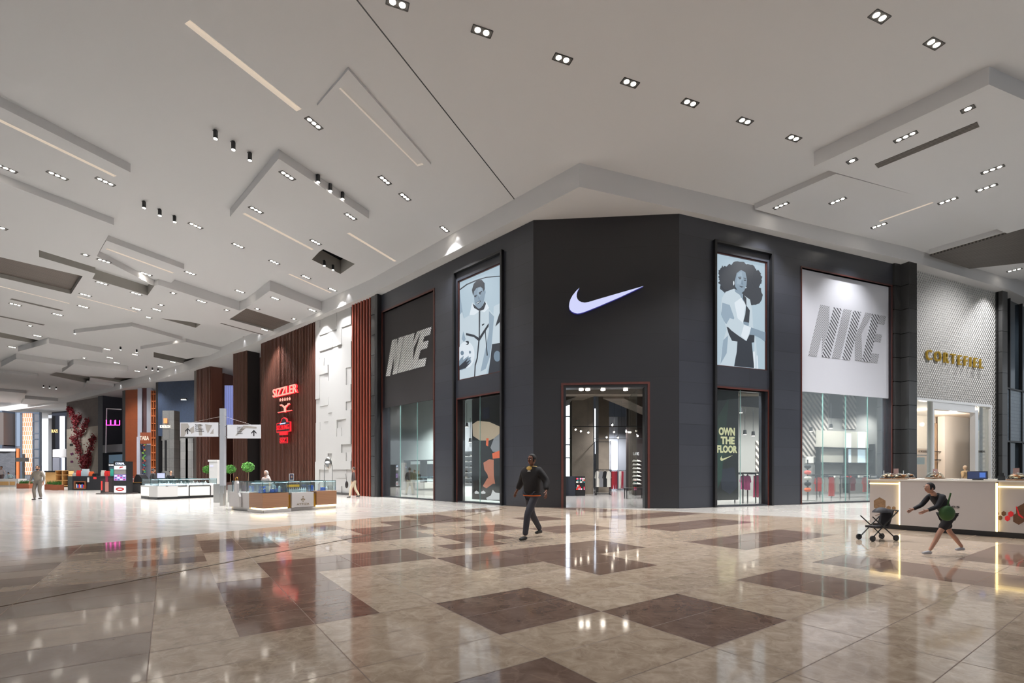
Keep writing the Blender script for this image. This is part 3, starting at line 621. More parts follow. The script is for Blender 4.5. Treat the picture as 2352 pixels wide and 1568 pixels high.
B = [(S4_, arc(330, 420, 265, 240, 60, jit=.14)), (S4_, arc(500, 600, 120, 140, 30, jit=.2)), (S4_, arc(130, 330, 75, 100, 40, jit=.4)), (S4_, arc(180, 400, 110, 150, 24)), (S4_, arc(555, 400, 60, 110, 40, jit=.4)),
     (S2_, [(255, 520), (150, 560), (100, 640), (85, 800), (150, 1000), (160, 1050), (130, 1150), (70, 1500), (250, 1520), (290, 1340), (300, 1180), (520, 1200), (515, 1330), (540, 1550), (560, 1550), (540, 1200), (500, 1000), (490, 800), (460, 660), (375, 600)]),
     (S7_, [(105, 700), (200, 730), (260, 900), (180, 1000), (140, 960), (90, 850)]), (S6_, [(260, 700), (370, 620), (410, 660), (370, 960), (300, 900)]), (S7_, [(120, 1180), (180, 1120), (160, 1350), (80, 1490)]),
     (S5_, [(262, 520), (370, 590), (380, 690), (330, 600), (270, 560)]), (S5_, [(265, 420), (290, 320), (345, 280), (400, 310), (420, 400), (415, 480), (385, 550), (350, 578), (300, 545), (270, 490)]), (S7_, [(300, 330), (350, 300), (370, 400), (340, 470), (290, 460)]),
     (S4_, [(305, 370), (350, 368), (345, 378), (310, 380)]), (S4_, [(378, 378), (412, 388), (410, 395), (380, 390)]), (S4_, arc(330, 392, 17, 8)), (S4_, arc(395, 412, 16, 8)), (S4_, [(320, 485), (380, 498), (350, 505)]), (S3_, [(355, 400), (345, 460), (372, 470), (370, 455)]),
     (S6_, arc(250, 450, 7, 28, 8)), (S6_, arc(407, 508, 7, 8, 8)),
     (S4_, [(372, 600), (410, 640), (412, 740), (455, 800), (445, 960), (375, 945), (400, 850), (410, 740), (370, 650)]), (S5_, [(375, 945), (445, 960), (440, 1000), (380, 985)]),
     (S4_, [(160, 1010), (260, 1060), (300, 1090), (450, 1100), (515, 1120), (510, 1210), (480, 1215), (510, 1540), (260, 1515), (290, 1330), (300, 1200), (230, 1190), (190, 1110)]),
     (S2_, [(150, 990), (200, 900), (280, 930), (320, 1000), (380, 980), (470, 1020), (450, 1110), (410, 1195), (300, 1120), (220, 1060)]), (S6_, [(380, 985), (468, 1022), (440, 1110), (408, 1190), (340, 1130)]),
     (S5_, [(470, 1020), (560, 1050), (640, 1080), (686, 1080), (686, 1180), (650, 1200), (600, 1160), (520, 1120), (455, 1115)]), (S4_, [(660, 1120), (686, 1110), (686, 1120), (665, 1132)]), (S6_, [(500, 1330), (520, 1330), (525, 1545), (508, 1545)]), (S6_, [(545, 1380), (552, 1380), (562, 1548), (550, 1548)])]
poster(WR, 1640, 570, 5.6, None, B, 'lit poster of a person with a big curly afro and pale coat', r1a, q1b, r1b, q1t)
# shop windows
def window(W, n, x0, x1, z1, label, nm=3, off=.12):
    m_ = MB(); m_.box(x0, 0, .05, x1, .02, z1, GLASS); o = m_.build('window_%d' % n, None, W.loc(0, 0, off), W.rot); struct(o); tag(o, label)
    m_ = MB(); m_.box(x0, -.06, 0, x1, .1, .05, BLACK)
    for i in range(1, nm): x = x0 + (x1 - x0) * i / nm; m_.box(x - .006, -.004, .05, x + .006, .024, z1, mat('glass_edge', (150, 190, 185), .2))
    m_.build('sill', o)
window(WL, 1, l1a, l1b, l1m, 'large clear shop window below the dark banner', 3)
window(WL, 2, l2a, l2b, w2t, 'narrow clear shop window below the footballer poster', 2)
window(WR, 3, r1a, r1b, v1t, 'narrow clear shop window below the afro poster', 2)
window(WR, 4, r2a, r2b, q2m, 'wide clear shop window below the white banner', 4)

# ------------------------------------------------------------------ neighbours
def blockmb(mb, a, b, back, z0, z1, m, slats=0, sm=None, sw_=.5, sd=.08):
    a = Vector(a[:2]); b = Vector(b[:2]); d = (b - a); L_ = d.length; d /= L_; n = Vector((-d.y, d.x))
    mb.prism([tuple(a), tuple(b), tuple(b + n * back), tuple(a + n * back)], z0, z1, m)
    if slats:
        p = L_ / slats
        for i in range(slats):
            c = a + d * p * (i + .5 - sw_ / 2)
            e = c + d * p * sw_
            mb.prism([tuple(c - n * sd), tuple(e - n * sd), tuple(e - n * .001), tuple(c - n * .001)], z0, z1, sm)
# dark pilasters
JP = brickmat('dark_pilaster_cladding', (66, 66, 66), (74, 74, 74), (24, 24, 24), 3, 1.15, .02, rough=.18, metal=.4, bump=.3)
a = WS.xy(WS.s_(862)); b = WL.xy(0.0)
mb = MB(); blockmb(mb, WS.xy(WS.s_(861), -.25), WS.xy(WS.s_(871), -.25), 1.4, 0, BZ, JP); blockmb(mb, WS.xy(WS.s_(871), -.3), WS.xy(WS.s_(877), -.3), 1.6, 0, BZ, BLACK); struct(mb.build('trim_9'))
mb = MB(); blockmb(mb, WR.xy(WR.s_(2050), -.1), WR.xy(WR.s_(2066), -.1), .8, 0, BZ, JP); blockmb(mb, WR.xy(WR.s_(2064), -.45), WR.xy(WR.s_(2082), -.45), 1.2, 0, BZ, JP); struct(mb.build('trim_10'))
mb = MB(); blockmb(mb, WK.xy(WK.s_(2286), -.3), WK.xy(WK.s_(2298), -.3), 1.0, 0, BZ, JP); struct(mb.build('trim_11'))
# slatted strip, relief wall, slatted restaurant wall
def slatwall(name, W, x0, x1, n, z1, label=None, off=0.0, sm=SLAT, bm_=SLATBACK, z0=0):
    mb = MB(); blockmb(mb, W.xy(W.s_(x0, off), off), W.xy(W.s_(x1, off), off), .6, z0, z1, bm_, n, sm, .38, .08); o = mb.build(name); struct(o)
    if label: tag(o, label)
    return o
RSL = mat('red_slat', (122, 52, 36), .4, var=.25, scale=3, stretch=(1, 1, .1))
slatwall('wall_slatted', WS, 809, 862, 8, BZ + .02, 'strip of tall red-brown timber slats beside the black store', -.15, RSL)
mb = MB(); W = WS; x0, x1 = W.s_(727), W.s_(809); mb.box(x0, 0, 0, x1, .5, BZ + .02, WHITE)
REL = mat('relief_wall', (172, 171, 169), .8)
rr = random.Random(11); NC, NR = 8, 22; cw = (x1 - x0) / NC; ch = BZ / NR; lv = {}
for i in range(NC):
    for k in range(NR):
        c = [lv.get((i, k - 1)), lv.get((i - 1, k))]; c = [q for q in c if q is not None]
        lv[i, k] = rr.choice(c) if c and rr.random() < .62 else rr.choice([.03, .055, .08, .105])
for (i, k), d_ in lv.items(): mb.box(x0 + i * cw, -d_, k * ch + .0, x0 + (i + 1) * cw, 0, (k + 1) * ch, REL)
o = onwall(WS, mb, 'wall_relief'); struct(o); tag(o, 'white wall of stepped square relief blocks')
mb = MB(); mb.box(x0, -.2, 0, x1 + .1, -.15, .14, mat('dark_marble_skirting', (60, 58, 58), .2, var=.4, scale=9)); struct(onwall(WS, mb, 'baseboard_left'))
slatwall('wall_restaurant', WS, 601, 728, 40, BZ + .02, 'wide wall of dark walnut slats carrying the red restaurant sign')
# receding columns
def topblock(name, px0, y0, px1, y1, back, m, slats=0, sm=None, label=None, z0=0, z1=BZ + .02, y_off=0, kind=True):
    a = flo(px0, y0, BZ); b = flo(px1, y1, BZ)
    mb = MB(); blockmb(mb, a, b, back, z0, z1, m, slats, sm); o = mb.build(name)
    if kind: struct(o)
    if label: tag(o, label)
    return o
WALN = mat('walnut_panel', (88, 50, 38), .5, var=.2, scale=1.5, stretch=(3, 3, .2))
LWAL = mat('walnut_panel_painted_lit', (128, 84, 70), .5, var=.15, scale=1.5, stretch=(3, 3, .2))  # paler copy of the walnut, light put into the colour
topblock('wall_column', 537, 813, 569, 805, 1.0, SLATBACK, 12, SLAT, 'slatted walnut column next to the restaurant wall')
topblock('wall_column', 569, 824, 601, 820, 5.0, WALN)
topblock('wall_column', 452, 850, 485, 841, 1.0, WALN, 10, SLAT, 'slatted walnut column behind the direction sign')
topblock('wall_column', 484, 858, 515, 857, 5.0, LWAL)
topblock('trim_12', 446, 852, 452, 850, .6, mat('dark_bronze', (60, 54, 48), .4, .5))
# glazed recess between the columns
mb = MB(); a = at(500, 1000, 52); b = at(560, 1000, 50); blockmb(mb, a, b, .5, 0, 7.0, mat('dark_recess', (34, 28, 28), .6)); blockmb(mb, at(500, 1000, 51.9), at(560, 1000, 49.9), .4, 5.2, 5.6, WALN)
blockmb(mb, at(480, 1000, 54), at(575, 1000, 52), .3, 7, 11.4, mat('night_blue_wall', (48, 60, 90), .6)); struct(mb.build('wall_recess'))
mb = MB()
for i in range(6): q = at(517 + i * 4.0, 900, 49.5); mb.box(q.x - .06, q.y, 6.2, q.x + .06, q.y + .1, 10.2, mat('pale_blue_fin', (190, 200, 240), .5, emit=(150, 160, 220), es=.4))
o = one(mb, 'window_fins', 'row of pale vertical fins in the window between the walnut columns', 'window screen')
# blue slate front, stone pillar
SLATE = mat('blue_slate', (40, 53, 74), .6, var=.45, scale=9, bump=.6, stretch=(1, 1, .35))
mb = MB(); a, b = flo(363, 877, BZ), flo(447, 873, BZ); d = (b - a); 
blockmb(mb, a, b, .6, 5.4, BZ, SLATE); blockmb(mb, a - Vector((0, -.3, 0)), b - Vector((0, -.3, 0)), .5, 4.9, 5.4, mat('grey_stone', (112, 112, 110), .7, var=.25, scale=6))
GST = brickmat('grey_stone_block', (118, 118, 116), (104, 104, 103), (78, 78, 78), .6, .9, .012, rough=.7, bump=.2, noise=.2, nscale=8)
struct(mb.build('wall_slate'))
mb = MB(); blockmb(mb, at(365, 1000, 62), at(450, 1000, 56), .3, 0, 5.2, DARK); 
for px in (425, 437): q = at(px, 1000, 52); mb.box(q.x - .5, q.y, 0, q.x + .3, q.y + .4, 5.0, GST)
for i in range(8): q = at(410, 1000, 53); mb.box(q.x - 2.2, q.y - 2 + i * .35, 0, q.x + 1.2, q.y + .4 + i * .35, .18 * (i + 1), mat('dark_step', (52, 52, 54), .5))
struct(mb.build('wall_entrance'))
mb = MB(); q = at(373, 1000, 46); mb.box(q.x, q.y, 0, q.x + .62, q.y + .8, 7.2, GST); mb.box(q.x + .62, q.y, 0, q.x + 1.1, q.y + .8, 7.2, GST); mb.box(q.x + .22, q.y - .02, 1.5, q.x + .42, q.y, 4.4, BLACK)
o = one(mb, 'stone_pillar', 'grey stone pillar with a dark slot beside the blue slate wall', 'pillar')
q = at(380, 970, 45.97); t = thing('lit_sign', '', 'sign', (q.x, q.y - .0, 0))
t['label'] = 'small warm backlit sign on the grey stone pillar'
mb = MB(); mb.box(-.13, -.06, 6.0, .17, 0, 6.45, glow('orange_sign', (255, 150, 90), 1.5)); mb.build('logo', t)
text('BORDELON', .95, .28, glow('white_sign', (255, 240, 215), 2.0), 0, -.05, 5.55, t)
q = at(423, 916, 50); mb = MB(); mb.box(-.3, -.15, -.08, .3, 0, .08, BLACK); mb.box(-.22, -.16, -.1, .22, -.02, -.081, LAMP); one(mb, 'wall_lamp', 'small up-and-down wall lamp on the blue slate wall', 'wall lamp', q)
# wood lattice screen, striped panels, TABA front, orange timber wall
topblock('trim_13', 358, 878, 364, 877, 1.0, BLACK)
def quadat(px0, px1, Y, z0, z1, m, mb, t_=.3): a, b = at(px0, 1000, Y), at(px1, 1000, Y); mb.box(a.x, Y, z0, b.x, Y + t_, z1, m)
OAK = mat('orange_oak', (176, 98, 52), .5, var=.2, scale=3)
mb = MB(); Y = 55
for px in (347, 352.5, 358): quadat(px - .6, px + .6, Y, 0, 10.6, OAK, mb, .35)
for i in range(13): a, b = at(347, 1000, Y), at(358, 1000, Y); mb.box(a.x, Y, .2 + i * .83, b.x, Y + .35, .3 + i * .83, OAK)
for i, z in enumerate((1.2, 2.9, 6.2, 7.8, 9.5)): a, b = at(348.5, 1000, Y), at(351.8 + (i % 2) * 3, 1000, Y); mb.box(a.x, Y + .3, z, b.x, Y + .34, z + .7, WHITE)
one(mb, 'timber_lattice', 'tall orange oak lattice screen with white inserts', 'screen')
mb = MB(); quadat(316, 326, 58, 0, 11.4, mat('pale_panel', (168, 170, 182), .6), mb); quadat(326, 337, 58.1, 0, 11.4, mat('maroon_panel', (78, 42, 42), .6), mb); quadat(337, 348, 58, 0, 11.4, MATS['pale_panel'], mb)
quadat(314, 321, 57, 0, 5.5, MATS['pale_panel'], mb); quadat(322, 348, 57.5, 0, 4.6, mat('grey_shop', (96, 100, 112), .5), mb, .2); struct(mb.build('wall_striped'))
t = thing('shop_sign', 'brown timber fascia sign with white capital letters', 'sign', at(334.5, 1000, 56.8).to_3d().xy.to_3d())
mb = MB(); mb.box(-.55, -.1, 4.7, 1.0, .1, 6.0, mat('brown_sign', (126, 62, 34), .5)); mb.build('board', t); text('TABA', 1.05, .48, glow('warm_white_letters', (255, 240, 220), 1.0), -.05, -.13, 5.1, t)
mb = MB(); rr = random.Random(2)
for i in range(40): z = .6 + i * .1; mb.box(-.1 + .12 * math.sin(i), -.05, z, .1 + .12 * math.sin(i), .05, z + .09, [mat('teal_tile', (30, 130, 130), .4), mat('lime_tile', (120, 160, 60), .4), mat('navy_tile', (40, 50, 90), .4), mat('rust_tile', (170, 80, 60), .4)][rr.randrange(4)])
one(mb, 'mosaic_column', 'slim multicoloured mosaic column beside the timber lattice', 'decoration', at(331, 1000, 56.5).xy.to_3d())
ORW = brickmat('orange_timber_sheet', (142, 70, 34), (132, 63, 30), (110, 52, 26), 30, 2.6, .01, rough=.45, bump=.1, noise=.15, nscale=2)
topblock('trim_14', 281, 897, 288, 896, 1.0, BLACK)
topblock('wall_timber', 288, 896, 316, 894, 2.0, ORW, label='tall orange-brown timber sheet wall in the distance')
# dark two storey shop with pink neon
mb = MB(); a, b = at(225, 1000, 66), at(283, 1000, 62)
blockmb(mb, at(225, 1000, 72), at(283, 1000, 68), .4, 0, 11.3, mat('dark_shop', (34, 36, 44), .6)); blockmb(mb, at(225, 1000, 64.5), at(236, 1000, 64), 5, 0, BZ, mat('dark_pier', (44, 46, 54), .5))
blockmb(mb, at(236, 1000, 64), at(283, 1000, 60.5), 3, 3.9, 4.9, mat('grey_slab', (92, 92, 98), .6)); blockmb(mb, at(258, 1000, 70), at(281, 1000, 68), .2, 4.9, 7.6, mat('white_marble_wall', (196, 196, 200), .3, var=.2, scale=1.2))
blockmb(mb, at(250, 1000, 63), at(283, 1000, 61), .2, 1.6, 3.6, mat('blue_glow_shelves', (70, 90, 110), .4, emit=(60, 90, 110), es=.4)); struct(mb.build('wall_neon_shop'))
mb = MB(); P = [at(243, 1040, 62), at(245, 938, 62), at(278, 940, 60)]; mb.tube(P[0], P[1], .07, mat('white_tube', (220, 220, 225), .4)); mb.tube(P[1], P[2], .07, MATS['white_tube']); one(mb, 'white_pipe_frame', 'bent white pipe frame on the dark neon shop front', 'pipe frame')
t = thing('neon_sign', 'pink neon letters glowing in the dark upper storey', 'sign', at(260, 1000, 61).xy.to_3d())
NEON = glow('pink_neon', (255, 60, 190), 3.0); mb = MB(); z0 = at(260, 976, 61).z
for dx in (-.85, -.3, .3): mb.tube((dx, 0, z0), (dx, 0, z0 + .65), .05, NEON); mb.tube((dx, 0, z0), (dx + .5, 0, z0), .05, NEON); mb.tube((dx + .5, 0, z0), (dx + .5, 0, z0 + .6), .05, NEON)
mb.build('neon_tube', t)
# brown plaster wall with coral tree, far dark shop, end building
TAUP = brickmat('taupe_stone', (168, 158, 144), (158, 149, 136), (140, 132, 120), 1.6, 1.1, .01, rough=.6, bump=.1, noise=.12, nscale=3)
mb = MB(); a, b = at(153, 1000, 70.5), at(225, 1000, 65.5); blockmb(mb, a, b, .6, 0, 7.6, TAUP); a, b = at(153, 1000, 70.4), at(225, 1000, 65.4); blockmb(mb, a, b, .6, 7.6, 12.0, mat('brown_plaster', (98, 90, 86), .7, var=.25, scale=2)); o = mb.build('wall_coral'); struct(o)
TWIG = mat('dark_red_twig', (92, 46, 46), .7); LEAF = mat('dark_red_leaves', (150, 48, 58), .7, var=.4, scale=8)
t = thing('climbing_tree', 'dark red leafy tree sculpture climbing the taupe stone wall', 'tree'); 
paths = [[(190, 1080), (188, 1060), (182, 1035), (177, 1000), (172, 975), (168, 955), (163, 945), (158, 936)], [(178, 1000), (190, 990), (195, 975), (200, 962)], [(172, 975), (178, 962), (182, 955)], [(195, 1080), (200, 1050), (208, 1030), (212, 1010), (215, 1003)], [(188, 1060), (196, 1055), (203, 1040)], [(180, 1040), (172, 1010), (165, 1005)], [(192, 1085), (200, 1068), (206, 1050)]]
mb = MB(); lf = MB(); rr = random.Random(5); WA = Wall(at(153, 1000, 70.5).xy, at(225, 1000, 65.5).xy)
for p in paths:
    q = []
    for i, (x, y) in enumerate(p): s_, z = WA.sz(x, y, -.3); q.append(Vector(WA.loc(s_, max(z, 0), -.3)))
    for i in range(len(q) - 1):
        mb.tube(q[i], q[i + 1], .1, TWIG, .08)
        for k in range(120):
            c = q[i].lerp(q[i + 1], rr.random()) + Vector((rr.gauss(0, .2), rr.gauss(0, .1), rr.gauss(0, .2))); u = Vector((rr.gauss(0, 1), rr.gauss(0, 1), rr.gauss(0, 1))).normalized() * .11; v_ = u.orthogonal().normalized() * .08
            lf.add([c - u, c + v_, c + u, c - v_], [(0, 1, 2, 3)], LEAF)
mb.build('branches', t); o = lf.build('leaves', t); o['kind'] = 'stuff'
q = at(166, 985, 69.8)
for (px, py, W_, H_, s_, col, lab) in [(164, 1024, 1.0, .35, 'BUAINI', (40, 38, 38), 'small black lettering on the taupe stone wall'), (165, 1046, 1.0, .5, 'opia', (120, 40, 100), 'small purple lettering on the taupe stone wall'), (165, 1062, .9, .3, 'baffalo', (225, 225, 225), 'small white lettering low on the taupe stone wall')]:
    s0, z0 = WA.sz(px, py, -.05); m_ = textmesh(s_, W_, H_, mat('wall_letter_%d' % px, col, .5), ext=.02); o = m_.build('wall_lettering', None, WA.loc(s0, z0, -.05), WA.rot); tag(o, lab, 'sign')
mb = MB(); blockmb(mb, at(119, 1000, 82), at(155, 1000, 80), .4, 0, BZ, mat('dark_far_shop', (44, 48, 60), .6)); blockmb(mb, at(121, 1000, 76), at(152, 1000, 74), 2, 3.7, 4.9, WHITE); blockmb(mb, at(121, 1000, 79.5), at(136, 1000, 79), .3, 0, 3.7, mat('grey_panel', (112, 114, 124), .6)); blockmb(mb, at(137, 1000, 79.6), at(146, 1000, 79.3), .2, 0, 10.5, mat('daylit_strip', (230, 236, 245), .5, emit=(220, 230, 245), es=.5)); struct(mb.build('wall_far_shop'))
t = thing('shop_sign', 'warm glowing lettering on the far dark shop', 'sign', at(127, 1000, 75).xy.to_3d()); text('BLAZE', .95, .45, glow('warm_letters', (255, 205, 130), 2.0), 0, -.1, at(127, 993, 75).z, t)
mb = MB(); mb.box(*at(-60, 1000, 92)[:2], 0, at(122, 1000, 92).x, 92.5, 12.2, mat('far_white_wall_day_glow', (224, 232, 240), .7, emit=(200, 215, 230), es=.25)); blockmb(mb, at(111, 1000, 84), at(119, 1000, 84), 3, 0, 12, mat('pale_grey_pier', (176, 180, 186), .6)); struct(mb.build('wall_end'))  # white wall emits a little, standing in for daylight falling on it
FR = mat('steel_blue_frame', (74, 84, 98), .4, .3); GG = mat('smoky_glazing', (96, 98, 104), .15); 
t = thing('corner_building', 'three storey steel-framed unit with orange brick and timber panels at the far end', 'building', at(35, 1000, 78).xy.to_3d())
k = 78 / F; zz = lambda y: EH - (y - HZ) * k; xx = lambda x: (x - 35) * k
MB().box(xx(35), 0, zz(1103), xx(92), .3, zz(946), GG).box(xx(36), -.1, zz(951), xx(92), 0, zz(946), FR).box(xx(48), -.1, zz(1100), xx(53), .0, zz(950), FR).box(xx(76), -.1, zz(1100), xx(78.5), 0, zz(950), FR).box(xx(90), -.1, zz(1100), xx(92), 0, zz(950), FR).build('frame', t)
MB().box(xx(54), -.15, zz(1090), xx(76), 0, zz(949), brickmat('orange_brick', (186, 112, 76), (206, 132, 96), (236, 214, 204), .32, .72, .03, rough=.7, off=.3, bump=.1)).build('brick_panel', t)
MB().box(xx(37), -.13, zz(1025), xx(48), 0, zz(948), mat('blue_glass', (108, 120, 136), .2)).build('glazed_bay', t)
for i, y in enumerate((966, 994, 1007, 1030, 1050)): MB().box(xx(79), -.12, zz(y + 2), xx(90), -.02, zz(y), FR).build('transom', t)
MB().box(xx(-60), -2, zz(1030), xx(35), .3, zz(1023), FR).box(xx(-60), -2, zz(950), xx(35), 0, zz(946), FR).box(xx(20), -1.8, zz(1025), xx(35), 0, zz(950), mat('brown_glazing', (84, 78, 76), .3)).build('upper_bay', t)
MB().box(xx(-60), -2, zz(1023), xx(19), -.1, zz(949), brickmat('timber_tiles', (206, 140, 72), (184, 114, 52), (150, 90, 44), .3, .8, .01, rough=.6, off=.4)).build('timber_panel', t)
MB().box(xx(-60), 0, 0, xx(40), 1, zz(1036), brickmat('dark_brick', (84, 86, 92), (72, 74, 80), (54, 54, 58), .5, .2, .01, rough=.8, off=.5)).build('brick_base', t)
MB().box(xx(40), -.2, 0, xx(46), 0, zz(1030), OAK).build('timber_post', t)
# ---- right neighbour: white patterned front
def pattern():
    m = mat('patterned_white_tile', (206, 204, 200), .5); nt = m.node_tree; N = nt.nodes; L = nt.links; b = N['Principled BSDF']
    tc = N.new('ShaderNodeTexCoord'); sp = N.new('ShaderNodeSeparateXYZ'); L.new(tc.outputs['Object'], sp.inputs[0])
    outs = []
    for i in (0, 2):
        mu = N.new('ShaderNodeMath'); mu.operation = 'MULTIPLY'; mu.inputs[1].default_value = 2 * math.pi / .19 * (1 if i == 0 else .8); L.new(sp.outputs[i], mu.inputs[0])
        si = N.new('ShaderNodeMath'); si.operation = 'SINE'; L.new(mu.outputs[0], si.inputs[0]); outs.append(si)
    pr = N.new('ShaderNodeMath'); pr.operation = 'MULTIPLY'; L.new(outs[0].outputs[0], pr.inputs[0]); L.new(outs[1].outputs[0], pr.inputs[1])
    bp = N.new('ShaderNodeBump'); bp.inputs['Strength'].default_value = 1.0; bp.inputs['Distance'].default_value = .05; L.new(pr.outputs[0], bp.inputs['Height']); L.new(bp.outputs[0], b.inputs['Normal'])
    mr = N.new('ShaderNodeMapRange'); mr.inputs[1].default_value = .35; mr.inputs[2].default_value = .8; L.new(pr.outputs[0], mr.inputs[0])
    mx = N.new('ShaderNodeMix'); mx.data_type = 'RGBA'; mx.inputs[6].default_value = rgb(212, 210, 206); mx.inputs[7].default_value = rgb(138, 134, 130); L.new(mr.outputs[0], mx.inputs[0]); L.new(mx.outputs[2], b.inputs['Base Color']); return m
k0, k1 = WK.s_(2082), WK.s_(2288); c0, c1 = WK.s_(2097), WK.s_(2276); ct = zq(WK, 2097, 912)
mb = MB(); mb.panel([(k0, 0), (c0, 0), (c0, ct), (c1, ct), (c1, 0), (k1, 0), (k1, BZ + .02), (k0, BZ + .02)], [], 0, .35, pattern()); o = onwall(WK, mb, 'wall_patterned'); struct(o); tag(o, 'white shop front covered with small raised pattern')
mb = MB(); WF_ = mat('white_frame', (224, 226, 228), .3)
e0, e1 = WK.s_(2143), WK.s_(2238)
frame_strip(mb, c0 + .12, 0, c1 - .12, ct - .12, .12, -.05, .2, WF_); mb.box(e0 - .1, -.04, 0, e0 + .05, .2, ct - .12, WF_); mb.box(e1 - .0, -.04, 0, e1 + .3, .2, ct - .35, WF_); mb.box(e0, -.03, ct - .5, e1, .2, ct - .12, WF_); o = onwall(WK, mb, 'door_3'); struct(o)
mb = MB(); mb.box(c0 + .12, .05, .05, e0 - .1, .07, ct - .12, GLASS); mb.box(e1 + .3, .05, .05, c1 - .12, .07, ct - .12, GLASS); o = onwall(WK, mb, 'window_5'); struct(o)
IVO = mat('ivory_interior', (232, 220, 206), .7)

PA, PB = Vector((18.62, 24.0)), Vector((25.66, 32.47))          # party wall between the two shops
mb = MB(); d = (PB - PA).normalized(); n = Vector((-d.y, d.x)); mb.prism([tuple(PA - n * .2), tuple(PB - n * .2), tuple(PB - n * .3), tuple(PA - n * .3)], 0, 5.2, IVO)
s5 = 9.0; q1 = Vector(WK.xy(s5, 5)); q2 = Vector(WK.xy(19, 5)); q3 = Vector(WK.xy(19, .6)); q0 = Vector(WK.xy(k0 + .3, .4)); rm = [tuple(q0), tuple(WK.xy(k1, .4)), tuple(q3), tuple(q2), tuple(q1)]
mb.prism(rm, 5.2, 5.3, IVO); mb.prism(rm, .004, .02, mat('beige_shop_floor', (190, 176, 160), .2)); blockmb(mb, q1, q2, .2, 0, 5.2, IVO)
def onk(px0, px1, y0, y1, m, o=4.9, th=.1):
    a, b = WK.s_(px0, o), WK.s_(px1, o); zt_ = WK.sz((px0 + px1) / 2, y0, o)[1]; zb_ = max(0, WK.sz((px0 + px1) / 2, y1, o)[1]); mb.prism([WK.xy(a, o), WK.xy(b, o), WK.xy(b, o + th), WK.xy(a, o + th)], zb_, zt_, m)
onk(2170, 2226, 930, 1100, mat('white_shop_wall', (238, 234, 228), .7), 4.4, .4); onk(2148, 2169, 972, 1100, mat('tan_alcove', (172, 148, 126), .7), 4.85); onk(2148, 2169, 1036, 1038, BLACK, 4.6, .05); onk(2148, 2169, 1055, 1057, BLACK, 4.6, .05)
onk(2240, 2272, 990, 1100, mat('white_shop_wall', (238, 234, 228), .7), 2.4, .2); onk(2102, 2140, 1030, 1100, MATS['tan_alcove'], 4.8)
onk(2103, 2133, 1044, 1046, BLACK, 2.2, .04); onk(2104, 2106, 1044, 1100, BLACK, 2.2, .04); onk(2131, 2133, 1030, 1100, BLACK, 2.2, .04); onk(2104, 2124, 1050, 1066, mat('small_picture', (170, 190, 190), .5), 2.3, .04)
o = mb.build('wall_boutique'); struct(o)
for px_, o_ in ((2120, 3.0), (2190, 3.0), (2255, 1.6)):
    s_ = WK.s_(px_, o_); p = WK.loc(s_, 4.3, o_); l = bpy.data.lights.new('boutique_light', 'POINT'); l.energy = 170; l.shadow_soft_size = .12; l.color = (1, .88, .76); lo = bpy.data.objects.new('boutique_light', l); COL.objects.link(lo); lo.location = p
t = thing('shop_sign', 'gold raised lettering on the white patterned shop front', 'sign', WK.loc(0, 0, -.08), WK.rot)
s0, z0 = WK.sz(2123, 832); s1, z1 = WK.sz(2253, 842); GOLD = mat('gold_letter', (190, 156, 60), .4, .6)
hgt = WK.sz(2125, 802)[1] - WK.sz(2125, 826)[1]; zb = WK.sz(2125, 827)[1]
textmesh('C O R T E F I E L', s1 - s0, hgt, GOLD, ext=.04).build('lettering', t, ((s0 + s1) / 2, 0, zb))
for (px, nm) in ((2120, 'left'), (2254, 'right')):
    s_, z_ = WK.sz(px, 1039, .04); o = textmesh('CORTEFIEL', .78, .11, mat('black_letter', (40, 38, 36), .5), ext=.004).build('window_lettering', None, WK.loc(s_, z_, .03), WK.rot); tag(o, 'small black lettering on the %s shop window pane' % nm, 'sign')
# dark glazed front at the far right
mb = MB(); g0 = WG.s_(2298); mb.box(g0, .1, 0, WG.L, .4, BZ, mat('black_gloss_glass', (66, 78, 88), .1, .5)); mb.box(g0, 0, zq(WG, 2300, 1010) , WG.L, .09, zq(WG, 2300, 890), brickmat('grey_patterned_panel', (124, 136, 146), (110, 122, 132), (92, 104, 114), .12, .2, .02, rough=.35, off=.5))
for px in (2300, 2317, 2345): s_ = WG.s_(px); mb.box(s_, -.06, 0, s_ + .08, .1, BZ, BLACK)
mb.box(g0, -.05, zq(WG, 2300, 1010) - .1, WG.L, .1, zq(WG, 2300, 1010), BLACK); mb.box(g0, -.05, zq(WG, 2300, 890), WG.L, .1, zq(WG, 2300, 890) + .08, BLACK); o = onwall(WG, mb, 'wall_glazed'); struct(o); tag(o, 'dark glossy glazed shop front at the right edge')
# small boutique contents
q = WK.loc(WK.s_(2217, 1.5), 0, 1.5); t = thing('mannequin', 'mannequin in a beige top inside the ivory boutique doorway', 'mannequin', q, WK.rot)
SK = mat('mannequin_skin', (216, 196, 176), .5); mb = MB(); mb.ell((0, 0, 1.66), (.09, .11, .13), SK); mb.cyl(0, 0, 1.46, 1.56, .05, SK); mb.tube((-.22, 0, 1.38), (-.3, .02, .92), .045, SK); mb.tube((.22, 0, 1.38), (.3, .02, .92), .045, SK); mb.tube((-.1, 0, .8), (-.12, 0, .02), .07, SK, .05); mb.tube((.1, 0, .8), (.12, 0, .02), .07, SK, .05); mb.build('body', t)
mb = MB(); mb.lathe(0, 0, [(.15, .85), (.17, .98), (.15, 1.15), (.2, 1.35), (.17, 1.44), (.06, 1.48)], mat('beige_top', (220, 196, 160), .8)); mb.tube((-.18, 0, 1.4), (-.28, 0, 1.1), .075, MATS['beige_top'], .06); mb.tube((.18, 0, 1.4), (.28, 0, 1.1), .075, MATS['beige_top'], .06); mb.build('top', t)
MB().lathe(0, 0, [(.17, .2), (.18, .6), (.16, .9)], mat('dark_skirt', (54, 40, 38), .8)).build('skirt', t)
